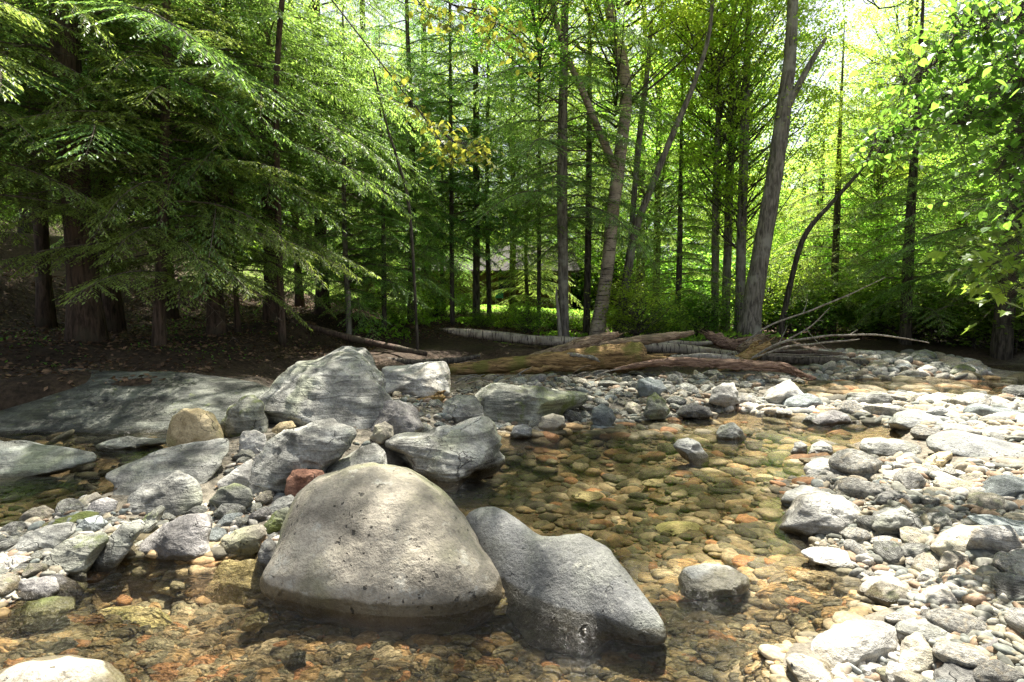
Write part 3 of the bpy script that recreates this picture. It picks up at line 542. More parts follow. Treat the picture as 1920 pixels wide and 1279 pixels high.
inst = {}
def cob_obj(k, matkey, name='cobble'):
    if (k, matkey) not in inst:
        me = cob_me[k].copy(); me.materials.append(RM[matkey]); inst[k, matkey] = me
    o = bpy.data.objects.new(name, inst[k, matkey]); sc.collection.objects.link(o); return o
def inhero(px, py):
    r = np.zeros(np.shape(px), bool)
    for h in HERO: r |= pip(px, py, h)
    return r
REG = {
 'right': [(1470,925),(1600,862),(1740,870),(1990,880),(2080,1000),(2080,1330),(1490,1330),(1700,1165),(1600,1085),(1650,1072),(1480,1010)],
 'upper': [(1340,758),(1500,765),(1700,742),(1990,740),(1990,850),(1740,812),(1660,800),(1590,800),(1500,790),(1400,778)],
 'far':   [(1540,664),(1640,648),(1780,662),(1860,700),(1820,712),(1600,708),(1530,720),(1400,716),(1420,700),(1560,690)],
 'mid':   [(830,748),(940,708),(1200,700),(1420,705),(1430,760),(1260,788),(1100,806),(980,812),(890,800),(740,800),(740,745)],
 'left':  [(-60,1010),(0,985),(130,940),(200,948),(230,960),(400,930),(450,840),(500,820),(690,820),(720,830),(600,890),(540,950),(520,1030),(400,1045),(240,1050),(200,1080),(100,1110),(-60,1160)],
}
CLAB = {'right': ('pale rounded cobble on the sunlit right gravel bar', 'cobbles on the sunlit right gravel bar', 'cobble'),
 'upper': ('bleached stone along the riffle above the right bar', 'stones along the upper right riffle', 'cobble'),
 'far': ('grey stone in the far heap below the right bank', 'stones in the far heap', 'shadecobble'),
 'mid': ('grey cobble in the stone bar between pool and log pile', 'cobbles on the middle bar', 'shadecobble'),
 'left': ('grey brown cobble filling gaps in the left rock pile', 'cobbles in the left rock pile', 'shadecobble')}
def darts(reg, n, lo, hi, tries=30, ratio=.6, avoid=True):
    poly = REG[reg] if isinstance(reg, str) else reg
    a = np.array(poly); out = []; sizes = np.sort(lo*(hi/lo)**(rng.random(n)**1.2))[::-1]
    cand = []
    for s_ in sizes:
        for _ in range(tries):
            x = rng.uniform(a[:, 0].min(), a[:, 0].max()); y = rng.uniform(a[:, 1].min(), a[:, 1].max())
            if not pip(x, y, poly): continue
            if out and np.any(((np.array([c[0] for c in out])-x)/1.)**2+((np.array([c[1] for c in out])-y)/.55)**2 < ((np.array([c[2] for c in out])+s_)*.5*ratio*1.15)**2): continue
            if avoid and bool(inhero(x, y+s_*.2)): continue
            out.append((x, y, s_)); break
    return out
PLACED = []
HREF = []
def nearest(px, py, me=''):
    best = min(HREF, key=lambda h: (h[0]-px)**2+((h[1]-py)*1.7)**2); dx, dy = px-best[0], (py-best[1])*1.7
    w_ = ('right of' if dx > 0 else 'left of') if abs(dx) > abs(dy) else ('in front of' if dy > 0 else 'behind'); return w_+' the '+best[2]
for o in sc.objects:
    if 'hi' in o:
        ws = o['label'].split(); cut = [i for i, x in enumerate(ws) if x in ('of','behind','with','in','at','beside','left','right','between','below','near','standing','lying','like','under','wedged','half','on','touching','tucked','cut','crossing','running','leaning','alone','touching','filling','above','rising','second','the','and')]
        n_ = min([i for i in cut if i > 1]+[len(ws)]); bb = HERO[o['hi']]; bb = np.array(bb); HREF.append((bb[:, 0].mean(), bb[:, 1].mean(), ' '.join(ws[:n_]))); del o['hi']
for reg, n, lo, hi in (('right', 115, 24, 96), ('upper', 55, 16, 74), ('far', 38, 12, 34), ('mid', 85, 14, 50), ('left', 50, 18, 64)):
    lab, grp, mk_ = CLAB[reg]
    for x, y, s_ in darts(reg, n, lo, hi):
        p = G(x, y, .06); z = float(terr(p[0], p[1])); p = G(x, y, max(z, -.04)+.02); z = float(terr(p[0], p[1]))
        k = random.randrange(14); m = mk_
        r = random.random()
        if r < .06: m = 'blue'
        elif r < .16: m = 'tan'
        elif r < .3: m = ('purple' if r > .27 else 'grey') if reg != 'right' else 'pale'
        elif r < .42 and reg in ('right', 'upper'): m = 'pale'
        elif r < .62 and s_ > 30: m = 'grey'
        o = cob_obj(k, m); rad = .5*s_/FX*np.linalg.norm(p-[0, 0, CAMH])
        sh = random.uniform(.8, 1.25)
        o.scale = (rad, rad*sh, rad*random.uniform(.85, 1.2)); o.rotation_euler = (random.gauss(0, .18), random.gauss(0, .18), random.uniform(0, 6.28))
        o.location = (p[0], p[1], z+rad*.18); 
        cw = {'blue': 'blue grey', 'tan': 'buff', 'purple': 'mauve', 'pale': 'white', 'cobble': 'light grey', 'shadecobble': 'grey', 'grey': 'banded grey'}[m]; sw = 'large' if s_ > 30 else ('middling' if s_ > 21 else 'small')
        tag(o, f"{sw} {cw} {('flat', 'oval', 'rounded')[k % 3]} cobble {nearest(x, y)}", 'cobble', grp); PLACED.append((x, y, s_))
def pebbles(name, label, polys, n, lo, hi, mat, flat=(.3, .65), base=I1, zmin=None, zmax=None, emb=.15, tilt=.22, asp=(.55, .95)):
    V0 = [stone_shape(base[0], 300+k, 1., (3, 6)[k % 2]) for k in range(10)]; VS = []; FS = []; cnt = 0
    for poly, frac in polys:
        a = np.array(poly, float); m = int(n*frac)
        x = rng.uniform(a[:, 0].min(), a[:, 0].max(), m*4); y = rng.uniform(a[:, 1].min(), a[:, 1].max(), m*4)
        ok = pip(x, y, poly); x = x[ok][:m]; y = y[ok][:m]
        p = G(x, y, 0.); z = terr(p[:, 0], p[:, 1]); p = G(x, y, np.clip(z, -.3, .4)); z = terr(p[:, 0], p[:, 1])
        s_ = lo*(hi/lo)**(rng.random(len(x))**2.1); rad = .5*s_/FX*np.linalg.norm(p-[0, 0, CAMH], axis=1)
        ok = np.ones(len(x), bool)
        if zmin is not None: ok &= z > zmin
        if zmax is not None: ok &= z < zmax
        for i in np.nonzero(ok)[0]:
            v = V0[rng.integers(10)]*np.array([1, rng.uniform(*asp), rng.uniform(*flat)])*rad[i]
            a_ = rng.uniform(0, 6.28); tx, ty = rng.normal(0, tilt, 2); ca_, sa = math.cos(a_), math.sin(a_)
            v = np.stack([v[:, 0]*ca_-v[:, 1]*sa, v[:, 0]*sa+v[:, 1]*ca_, v[:, 2]+v[:, 0]*tx+v[:, 1]*ty], -1)
            VS.append(v+[p[i, 0], p[i, 1], z[i]+rad[i]*emb]); FS.append(base[1]+cnt); cnt += len(v)
    o = mk(name, np.vstack(VS), np.vstack(FS), mat, True); return tag(o, label, 'gravel', None, 'stuff')
LOWR = [(1430,1000),(1600,1090),(1700,1170),(1480,1240),(1470,1330),(-60,1330),(-60,1180),(130,1110),(250,1050),(500,1050),(520,1100),(900,1180),(1240,1240),(1150,1050),(900,930),(800,920),(940,880),(960,815),(1200,790),(1340,790),(1600,800),(1600,850),(1500,870),(1520,915),(1450,960)]
pebbles('gravel', 'small pale pebbles covering the right gravel bar', [(REG['right'], .56), (REG['upper'], .25), (REG['far'], .08), ([(1985,745),(2900,760),(3100,1400),(2075,1330),(2080,1000),(1985,880)], .11)], 14500, 8, 38, M_peb, zmin=-.05)
pebbles('gravel', 'small grey pebbles between the stones of the middle bar and left pile', [(REG['mid'], .46), (REG['left'], .46), ([(-60,1160),(-60,1010),(-700,1000),(-800,1250)], .08)], 6500, 6, 28, M_gry, zmin=-.04)
pebbles('streambed_gravel', 'ochre and orange pebbles on the streambed seen through clear water', [(LOWR, .86), ([(1480,765),(1500,715),(1920,715),(1980,745),(1700,755),(1650,800),(1500,790)], .1)], 17000, 5, 60, M_bed, (.22, .4), zmax=.02, emb=.0, tilt=.07, asp=(.75, 1.15))
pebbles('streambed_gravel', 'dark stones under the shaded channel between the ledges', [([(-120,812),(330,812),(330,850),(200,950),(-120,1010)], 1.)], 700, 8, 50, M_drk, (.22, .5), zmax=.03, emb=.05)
# ------------------------------------------------------------ trees
def leaflets(base, dirs, nrm, L, Wd, tipdroop=0.):
    """rhombic blades: base point, unit direction, normal, length, width"""
    side = np.cross(dirs, nrm); side /= np.linalg.norm(side, axis=1)[:, None]+1e-9
    L = L[:, None]; Wd = Wd[:, None]
    tip = base+dirs*L; tip[:, 2] -= tipdroop*L[:, 0]
    mid = base+dirs*L*.45+nrm*L*.06
    V = np.stack([base, mid+side*Wd*.5, tip, mid-side*Wd*.5], 1)
    return V.reshape(-1, 3), np.arange(len(base)*4).reshape(-1, 4)
def hemlock_meshes(seed, H, Rr, z0, nb, dens=1., mat=None, bare=28, lsz=1., top=(9., .6)):
    rg = np.random.default_rng(seed); limb = MB()
    tb, td, tl, tz = [], [], [], []
    for i in range(nb+bare):
        dead = i >= nb
        u = (i+rg.random())/nb if not dead else rg.random()*.3
        z = (z0*.75 if dead else z0)+(H-z0)*.98*u; az = i*2.39996+rg.normal(0, .3)
        prof = (1-u)**.8*(.62+.38*min(1, u*6+.3)); L = Rr*prof*rg.uniform(.65, 1.12)+.25
        if dead: L *= rg.uniform(.4, .8)
        n = 10; t = np.linspace(0, 1, n); dx, dy = math.cos(az), math.sin(az); bend = rg.normal(0, .18)
        rise = rg.uniform(.0, .25); dr = rg.uniform(.28, .62)
        P = np.stack([dx*L*t-dy*bend*L*t*t, dy*L*t+dx*bend*L*t*t, z+L*(rise*t-dr*t**2.2)], 1)
        limb.tube(P, (.006+.006*L)*(1-t*.92)*(.6 if dead else 1), 5, False)
        m = max(4, int(L/(.11 if not dead else .3)))
        tt = np.repeat(np.linspace(.16, 1., m), 2)+rg.normal(0, .012, 2*m); tt = np.clip(tt, .08, 1); sg = np.tile([1, -1], m)
        bp = np.stack([np.interp(tt, t, P[:, k]) for k in range(3)], 1)
        T = np.gradient(P, axis=0); T /= np.linalg.norm(T, axis=1)[:, None]; bt = np.stack([np.interp(tt, t, T[:, k]) for k in range(3)], 1)
        ang = np.radians(rg.normal(52, 9, 2*m))*sg; ca_, sa = np.cos(ang), np.sin(ang)
        d = np.stack([bt[:, 0]*ca_-bt[:, 1]*sa, bt[:, 0]*sa+bt[:, 1]*ca_, bt[:, 2]*.6-rg.uniform(.0, .3, 2*m)], 1); d /= np.linalg.norm(d, axis=1)[:, None]
        l = L*.42*np.minimum(1, (1.08-tt)*1.5)*rg.uniform(.5, 1.15, 2*m); l = np.clip(l, .12, 1.15)
        if dead:
            for q in range(0, 2*m): limb.tube(bp[q]+d[q]*np.linspace(0, l[q], 3)[:, None]*np.array([1, 1, 1]), [.006, .004, .002], 3, False)
            continue
        keep = rg.random(2*m) < .93*dens*(1 if z < top[0] else top[1]); tb.append(bp[keep]); td.append(d[keep]); tl.append(l[keep])
    tb = np.vstack(tb); td = np.vstack(td); tl = np.concatenate(tl)
    # twig strips
    up = np.array([0, 0, 1.]); sd = np.cross(td, up); sd /= np.linalg.norm(sd, axis=1)[:, None]
    e = tb+td*tl[:, None]; e[:, 2] -= .12*tl; w_ = .006
    VV = np.stack([tb-sd*w_, tb+sd*w_, e], 1).reshape(-1, 3); limb.add(VV, np.arange(len(VV)).reshape(-1, 3))
    cnt = np.maximum(4, (tl/.032).astype(int)); idx = np.repeat(np.arange(len(tl)), cnt)
    k = np.concatenate([np.arange(c) for c in cnt]); f = (k+.5)/cnt[idx]; N = len(idx)
    base = tb[idx]+td[idx]*(tl[idx]*f)[:, None]; base[:, 2] -= .12*tl[idx]*f*f
    sg = np.where(k % 2 == 0, 1, -1); ang = np.radians(rg.normal(48, 12, N))*sg*np.where(f > .93, .2, 1); ca_, sa = np.cos(ang), np.sin(ang); t_ = td[idx]
    d = np.stack([t_[:, 0]*ca_-t_[:, 1]*sa, t_[:, 0]*sa+t_[:, 1]*ca_, t_[:, 2]-rg.uniform(0, .45, N)], 1); d /= np.linalg.norm(d, axis=1)[:, None]
    nr = np.array([0, 0, 1.])+rg.normal(0, .35, (N, 3)); nr -= d*(nr*d).sum(1)[:, None]; nr /= np.linalg.norm(nr, axis=1)[:, None]
    V, F = leaflets(base, d, nr, rg.uniform(.07, .14, N)*(.95-f*.33)*lsz, rg.uniform(.019, .033, N)*lsz)
    fo = mk('needles', V, F, mat, False); lo = limb.obj('limbs', BK_limb)
    r = (fo.data, lo.data); bpy.data.objects.remove(fo); bpy.data.objects.remove(lo); return r
def deciduous_meshes(seed, H, Rr, z0, nclump, nleaf, mat, lsz=.1, flat=.28):
    rg = np.random.default_rng(seed); limb = MB(); C = []
    while len(C) < nclump:
        q = rg.uniform(-1, 1, 3)
        r = np.linalg.norm(q)
        if r > 1 or rg.random() > .25+.75*r: continue
        if vn(q*2.2+seed, seed) < -.15: continue
        if q[2] > .3 and rg.random() < .6: continue
        C.append([q[0]*Rr, q[1]*Rr, z0+(H-z0)*(.5+.5*q[2])])
    C = np.array(C); hz = (H-z0)
    for c in C[:min(len(C), 90)]:
        zs = max(z0*.8, c[2]-np.hypot(c[0], c[1])*rg.uniform(.5, 1.1)); s0 = np.array([0, 0, min(zs, H*.97)])
        mid = (s0+c)/2+rg.normal(0, .18, 3)-np.array([0, 0, .15]); P = curve([s0, mid, c], 6); limb.tube(P, np.linspace(.012+.006*np.linalg.norm(c-s0), .006, len(P)), 4, False)
    idx = np.repeat(np.arange(len(C)), nleaf); N = len(idx); rad = rg.uniform(.3, .75, len(C))[idx]
    o = rg.normal(0, .5, (N, 3)); tilt = rg.normal(0, .3, (len(C), 2))[idx]; o[:, 2] = o[:, 2]*flat+o[:, 0]*tilt[:, 0]+o[:, 1]*tilt[:, 1]
    base = C[idx]+o*rad[:, None]
    az = rg.uniform(0, 6.28, N); d = np.stack([np.cos(az), np.sin(az), -rg.uniform(0, .7, N)], 1); d /= np.linalg.norm(d, axis=1)[:, None]
    nr = np.array([0, 0, 1.])+rg.normal(0, .4, (N, 3)); nr -= d*(nr*d).sum(1)[:, None]; nr /= np.linalg.norm(nr, axis=1)[:, None]
    s_ = rg.uniform(.7, 1.25, N)*lsz; V, F = leaflets(base, d, nr, s_, s_*.66)
    fo = mk('leaves', V, F, mat, False); lo = limb.obj('limbs', BK_dark)
    r = (fo.data, lo.data); bpy.data.objects.remove(fo); bpy.data.objects.remove(lo); return r
HEM = [hemlock_meshes(1, 17, 4.4, 2.2, 100, 1., L_hem), hemlock_meshes(2, 15, 3.6, 1.6, 90, 1., L_hem),
       hemlock_meshes(3, 11, 3.0, .9, 84, 1., L_hem2, 8), hemlock_meshes(4, 18, 4.0, 3.4, 90, .95, L_hem)]
HEMN = [hemlock_meshes(6, 15, 4.2, 2.7, 110, 1., L_hem, top=(6.8, .1)), hemlock_meshes(7, 13.5, 3.7, 2.2, 100, 1., L_hem, top=(6.8, .1)), hemlock_meshes(8, 10, 3.0, 1.1, 90, 1., L_hem2, 8, top=(6.5, .15)), HEM[3]]
DEC = [deciduous_meshes(11, 15, 3.6, 4., 320, 62, L_dec), deciduous_meshes(12, 17, 4.2, 6., 320, 62, L_dec2), deciduous_meshes(13, 10, 2.8, 1.2, 330, 62, L_dec),
       deciduous_meshes(14, 13, 3.3, 3.0, 340, 60, L_dec2, .11)]
THIN = deciduous_meshes(31, 14.5, 3.4, 7.6, 150, 44, L_dec2, .1, .35)
BUSH = [deciduous_meshes(21, 1.5, .9, .1, 60, 40, L_dk, .1, .4), deciduous_meshes(22, 1.1, .7, .05, 45, 36, L_dec2, .09, .4), deciduous_meshes(23, 2.4, 1.3, .2, 90, 46, L_dec, .1, .4)]
def trunk_obj(name, P, r, mat, parent, k=12, flare=1.5, seed=0):
    mb = MB(); P = curve(np.column_stack([P, r]), 7); r = P[:, 3].copy(); P = P[:, :3]
    hh = P[:, 2]-P[0, 2]; r = r*(1+(flare-1)*np.exp(-hh/.32)); P[0, 2] -= .25
    mb.tube(P, r, k, True, .09, seed); return mb.obj(name, mat, parent, loc=tuple(P[0]*0+np.array(parent.location)))
def crown_on(root, name, meshes, sc_, rz, at=(0, 0, 0), seed=0):
    fo = bpy.data.objects.new('crown', meshes[0]); lo = bpy.data.objects.new('limbs', meshes[1])
    for o in (fo, lo):
        sc.collection.objects.link(o); o.parent = root; o.location = at; o.scale = sc_ if isinstance(sc_, tuple) else (sc_,)*3; o.rotation_euler = (0, 0, rz)
TN = [0]
def straight_tree(name, label, px, py, Yd, wpx, H, meshes, bark, cat='tree', group=None, s=None, lean=(0, 0), Hm=16, rz=None, flare=1.5):
    TN[0] += 1; p = D(px, py, Yd); z = float(terr(p[0], p[1])); p[2] = min(p[2], z+.05) if abs(p[2]-z) < .6 else z
    root = empty(name, tuple(p), label, cat, group); r0 = wpx/FX*Yd/2
    T = [p, p+np.array([lean[0]*.3, lean[1]*.3, H*.3])+rng.normal(0, .06, 3)*[1, 1, 0], p+np.array([lean[0]*.65, lean[1]*.65, H*.65]), p+np.array([lean[0], lean[1], H])]
    trunk_obj('trunk', np.array(T), np.array([r0, r0*.85, r0*.5, r0*.08]), bark, root, seed=TN[0], flare=flare)
    s = s or H/Hm; crown_on(root, name, meshes, s, rng.uniform(0, 6.28) if rz is None else rz, (lean[0]*.5, lean[1]*.5, 0)); return root
# left bank hemlocks
for a in [
 ('hemlock','massive flared hemlock trunk nearest the left edge',165,642,9,50,17,0,17,None),
 ('hemlock','slim reddish hemlock leaning beside the massive left trunk',298,652,9,20,10,2,11.5,(.5,.3)),
 ('hemlock','straight dark hemlock third from the left on the bank',405,628,10.5,27,15.5,1,15,None),
 ('hemlock','thin dark hemlock pole between the bigger left bank trunks',446,612,11,9,9,2,11,None),
 ('hemlock','thick double hemlock trunk standing above the tall pointed boulder',515,604,12,30,17.5,0,17,None),
 ('hemlock','tall dark hemlock trunk just behind the massive left trunk',208,600,11.5,34,19,3,18,None),
 ('hemlock','dark hemlock trunk rising at the upper left corner',85,600,11.5,24,18,3,18,None),
 ('hemlock','slender hemlock beyond the leaf covered slope behind the third trunk',562,574,17,14,14,1,15,None),
 ('hemlock','stout hemlock base at the edge of the lawn left of the cabin',605,587,15,23,16,3,18,None),
 ('hemlock','hemlock standing outside the left edge whose boughs reach over the ledge',-120,640,7.5,36,13,1,15,None),
 ('hemlock','dark hemlock trunk seen high between the left crowns',318,585,14,25,18,3,18,None),
 ('hemlock','grey hemlock behind the slope with crown against the sky',398,560,19,26,19,0,17,None)]:
    straight_tree(a[0], a[1], a[2], a[3], a[4], a[5], a[6], (HEMN if a[4] < 13 else HEM)[a[7]], BK_hem, Hm=a[8], lean=a[9] or (0, 0))
for a in [
 ('hemlock','bright hemlock on the bank behind the white flat boulder',655,622,13.5,11,8.6,2,11,BK_grey),
 ('hemlock','dark hemlock with drooping boughs left of the cabin',770,604,16.5,13,14,1,15,BK_dark),
 ('hemlock','young hemlock with a bright crown just left of the cabin',720,600,14.5,9,7.6,2,11,BK_dark),
 ('hemlock','thin hemlock in front of the cabin wall on the left',848,610,17,9,14,3,18,BK_dark),
 ('hemlock','dark hemlock in front of the cabin porch',893,617,18,14,17,3,18,BK_dark),
 ('hemlock','slim hemlock close right of the porch posts',918,612,19,9,15,3,18,BK_dark),
 ('hemlock','bare stemmed hemlock in front of the teal chair',1010,622,18,8,12,3,18,BK_dark),
 ('hemlock','straight dark hemlock left of the birch trunk',1057,637,14,21,15,3,18,BK_grey),
 ('hemlock','thin hemlock between the straight dark hemlock and the birch',1100,622,15.5,13,13,3,18,BK_dark),
 ('hemlock','bluish hemlock filling the sky gap above the cabin',800,585,24,20,17,0,17,BK_dark),
 ('hemlock','small hemlock hiding the left end of the cabin porch',832,598,21,8,8,2,11,BK_dark),
 ('hemlock','small hemlock hiding the right half of the cabin wall',990,600,22,8,8.5,2,11,BK_dark),
 ('hemlock','tall hemlock behind the lawn left of centre',690,575,27,22,19,0,17,BK_dark)]:
    straight_tree(a[0], a[1], a[2], a[3], a[4], a[5], a[6], HEM[a[7]], a[9], Hm=a[8], flare=1.2)
# crooked and leaning trees drawn along their visible trunks
def path_tree(name, label, paths, bark, crowns, cat='tree', flare=1.3):
    """paths: first = trunk, rest = limbs; rows (px, py, Y, width px)"""
    TN[0] += 1; root = None
    for i, rows in enumerate(paths):
        P = np.array([D(a, b, c) for a, b, c, d in rows]); r = np.array([d/FX*c/2*.82 for a, b, c, d in rows])
        if i == 0:
            P[0, 2] = float(terr(P[0, 0], P[0, 1])); root = empty(name, tuple(P[0]), label, cat); trunk_obj('trunk', P, r, bark, root, flare=flare, seed=TN[0])
        else:
            mb = MB(); Q = curve(np.column_stack([P, r]), 7); mb.tube(Q[:, :3], Q[:, 3], 8, True, .08, i); mb.obj('bough', bark, root, loc=tuple(root.location))
    for me, px, py, Yd, s in crowns:                 # a crown whose foot hangs under the pixel's place
        c = D(px, py, Yd)-np.array(root.location); crown_on(root, name, me, s, rng.uniform(0, 6.28), tuple(c))
    return root
birch = path_tree('birch_tree', 'crooked white barked birch leaning over the log pile',
  [[(1118,632,14.5,34),(1138,510,14.5,30),(1150,390,14.5,30),(1163,290,14.5,27),(1174,180,14.6,25),(1163,95,14.6,24),(1147,40,14.7,22),(1142,-40,14.8,20),(1150,-250,15,14),(1140,-450,15,5)],
   [(1156,320,14.5,20),(1125,250,14.2,17),(1090,165,14,15),(1055,85,13.8,13),(1036,0,13.6,11),(1030,-120,13.5,6)]], BK_birch,
  [(DEC[1],1150,560,15,.85),(DEC[0],1010,380,13.2,.55)])
crown_on(birch, 'birch', THIN, 1., .4, tuple(np.array([.1, 12.6, 4.])-np.array(birch.location)))  # sparse crown added above the view to dapple the left rocks
crown_on(birch, 'birch', THIN, .5, 2., tuple(np.array([1.5, 8.5, 7.6])-np.array(birch.location)))  # unseen leaf mass added to break up sun on the foreground boulders
mb = MB(); mb.tube(curve([(2.25, 14.9, 9.5), (2.1, 12.5, 11.6), (1.6, 9.4, 12.6), (1.4, 8, 12.8)], 8), np.linspace(.09, .02, 25), 8); mb.obj('bough', BK_birch, birch, loc=tuple(birch.location))  # bough added out of view to carry that shading leaf mass
fm = path_tree('maple_tree', 'dark forked maple leaning right beside the birch',
  [[(1157,638,15,22),(1175,520,15,20),(1192,430,14.8,18),(1232,325,14.6,15),(1264,245,14.4,13),(1300,160,14.2,11),(1330,60,14,9),(1338,-60,14,6)],
   [(1180,500,15,14),(1188,380,15.2,13),(1200,250,15.4,13),(1215,120,15.6,11),(1222,40,15.6,8)]], BK_grey, [(DEC[3],1330,330,15.5,.72)])
crown_on(fm, 'maple', THIN, .72, 2.4, tuple(np.array([2.8, 11.7, 6.8])-np.array(fm.location)))  # extra crown added overhead, out of view, to shade the pool
path_tree('ash_tree', 'thick grey trunk leaning right with a broken stub limb',
  [[(1403,634,14,46),(1420,520,14,41),(1440,400,14,38),(1460,280,14,34),(1474,170,14,30),(1482,90,14,25),(1486,0,14,22),(1492,-200,14.2,14),(1500,-400,14.4,5)],
   [(1474,205,14,18),(1500,155,13.9,15),(1525,110,13.9,12),(1548,72,13.9,8)]], BK_grey, [(DEC[0],1640,200,16.5,.8)])
path_tree('sapling', 'thin crooked sapling leaning right over the dark right bank',
  [[(1462,600,15.5,12),(1485,520,15.3,12),(1510,440,15,11),(1560,380,15,9),(1620,310,15,7),(1650,240,15,4)]], BK_dark, [(DEC[2],1640,430,16,.5)], 'sapling')
path_tree('sapling', 'slanting dark sapling left of the centre hemlocks',
  [[(783,600,12.5,6),(768,400,12.2,7),(745,300,12,6),(725,235,12,5),(700,130,12,4)]], BK_dark, [], 'sapling')
for a in [
 ('tree','first of three straight poles between the maple and the leaning ash',1340,624,16.5,13,15,0,15),
 ('tree','middle of three straight poles left of the leaning ash',1359,622,17,16,16,1,17),
 ('tree','third of three straight poles touching the leaning ash trunk',1386,622,16,19,15,3,13)]:
    straight_tree(a[0], a[1], a[2], a[3], a[4], a[5], a[6], DEC[a[7]], BK_grey, Hm=a[8], flare=1.2, s=(.7, .7, .9))
# right bank: overhanging hemlocks and broadleaves
for a in [
 ('hemlock','hemlock with pale drooping boughs over the right bank',1700,600,14.5,20,9.5,2,11),
 ('hemlock','dark hemlock at the right edge above the shaded pool',1880,620,12.5,30,13,1,15),
 ('hemlock','hemlock outside the right edge shading the far pool',2080,620,11.5,34,12,1,15),
 ('hemlock','young bright hemlock right of the leaning ash',1560,604,17,14,9,2,11),
 ('hemlock','dim hemlock between the two right bank broadleaf trees',1790,600,18,20,9,2,11),
 ('hemlock','small bright hemlock between the birch and the three poles',1270,612,17,12,8,2,11)]:
    straight_tree(a[0], a[1], a[2], a[3], a[4], a[5], a[6], HEM[a[7]], BK_dark, Hm=a[8], flare=1.2)
for a in [
 (1640,605,18,16,7,2,10,'broadleaf tree with crown over the right bank behind the pale boughs'),(1760,600,21,20,12,0,15,'tall broadleaf tree behind the right bank hemlocks'),(1950,610,15,24,10,3,13,'broadleaf tree with bright crown at the right edge'),
 (1690,600,24,16,15,1,17,'tall leafy tree far behind the slanting right bank sapling'),(1655,600,30,16,17,1,17,'slender leafy tree against the sky right of the ash stub'),(1775,600,27,16,16,3,13,'full leafy tree behind the dim right bank hemlock'),(1605,600,38,16,14,0,15,'distant leafy tree low in the sky gap beside the ash'),(1530,600,22,16,9,2,10,'leafy tree behind the leaning ash'),(1230,600,21,14,15,3,13,'leafy tree behind the dark forked maple'),(960,590,23,12,17,1,17,'yellow green tree rising above the cabin roof')]:
    straight_tree('broadleaf_tree', a[7], a[0], a[1], a[2], a[3], a[4], DEC[a[5]], BK_dark, Hm=a[6], flare=1.2)
def refp(px):
    L = [(40,'the upper left trunks'),(165,'the massive flared trunk'),(405,'the third left bank hemlock'),(520,'the double hemlock trunk'),(650,'the tall pointed boulder'),(770,'the drooping dark hemlock'),(945,'the cabin'),(1057,'the straight dark hemlock'),(1135,'the crooked birch'),(1240,'the dark forked maple'),(1360,'the three straight poles'),(1445,'the leaning ash'),(1560,'the young bright hemlock'),(1700,'the pale drooping hemlock boughs'),(1880,'the dark right edge hemlock')]
    r = min(L, key=lambda l: abs(l[0]-px)); return ('left of ' if px < r[0] else 'right of ')+r[1]
# woods behind
fx = [(-700,30),(-420,24),(-250,34),(-100,26),(60,24),(180,33),(300,25),(430,31),(560,36),(-560,42),(-20,44),(330,46),(660,42),(760,40),(850,46),(940,38),(1050,42),(1130,34),(1200,28),(1290,38),(1340,27),(1430,33),(1500,27),(1590,32),(1680,27),(1790,31),(1880,24),(1980,29),(2100,24),(2250,28),(1250,50),(1400,52),(1600,50),(1800,46),(2000,44),(1000,56),(800,58),(600,56),(2450,22),(2700,27)]
fx += [(0,38),(120,44),(250,50),(400,44),(520,52),(-300,46),(-150,36),(200,24),(-60,20),(370,36),(30,48),(160,36),(1100,64),(1350,62),(1500,60),(1700,58),(900,66),(700,64),(1900,56)]
for i, (px, Yd) in enumerate(fx):
    p = D(px, 560, Yd); hem = (i % 3 == 0) or px < 100
    gap = 1400 < px < 1560 or 1225 < px < 1285; 
    if gap and Yd > 45: continue
    if hem and not gap: straight_tree('background_hemlock', f"{'distant' if Yd > 38 else 'dark'} evergreen in the woods {refp(px)}", px, 575, Yd, 24*20/Yd, rng.uniform(14, 20), HEM[(0, 1, 3, 0)[i % 4]], BK_dark, 'tree', 'evergreens in the woods behind', Hm=16.5)
    else: straight_tree('background_broadleaf', f"{'distant' if Yd > 38 else 'nearer'} leafy tree in the woods {refp(px)}", px, 575, Yd, 20*20/Yd, rng.uniform(11, 19)*(.55 if gap else (.75 if 1560 < px < 2200 and Yd < 40 else 1)), DEC[i % 4], BK_dark, 'tree', 'broadleaf trees in the woods behind', Hm=(15, 17, 10, 13)[i % 4])
for i in range(34):
    px = -150+i*68+rng.uniform(-20, 20); Yd = rng.uniform(33, 50)
    straight_tree('understory_tree', f"low leafy understorey tree far behind, seen {refp(px)}", px, 570, Yd, 6, rng.uniform(9, 11.5), DEC[2], BK_dark, 'tree', 'understorey trees far behind', Hm=10)
for i in range(26):
    px = 1090+(i % 13)*62+rng.uniform(-12, 12) if i < 13 else 480+(i % 13)*60; Yd = rng.uniform(38, 46) if px < 1080 else rng.uniform(29, 36)
    p = D(px, 560, Yd); z = float(terr(p[0], p[1])); root = empty('thicket_bush', (p[0], p[1], z-.1), f"tall leafy bush closing the view far back, seen {refp(px)}", 'bush', 'tall bushes far back'); crown_on(root, 'bush', BUSH[2], (2.0, 2.0, rng.uniform(1.5, 2.)), rng.uniform(0, 6))
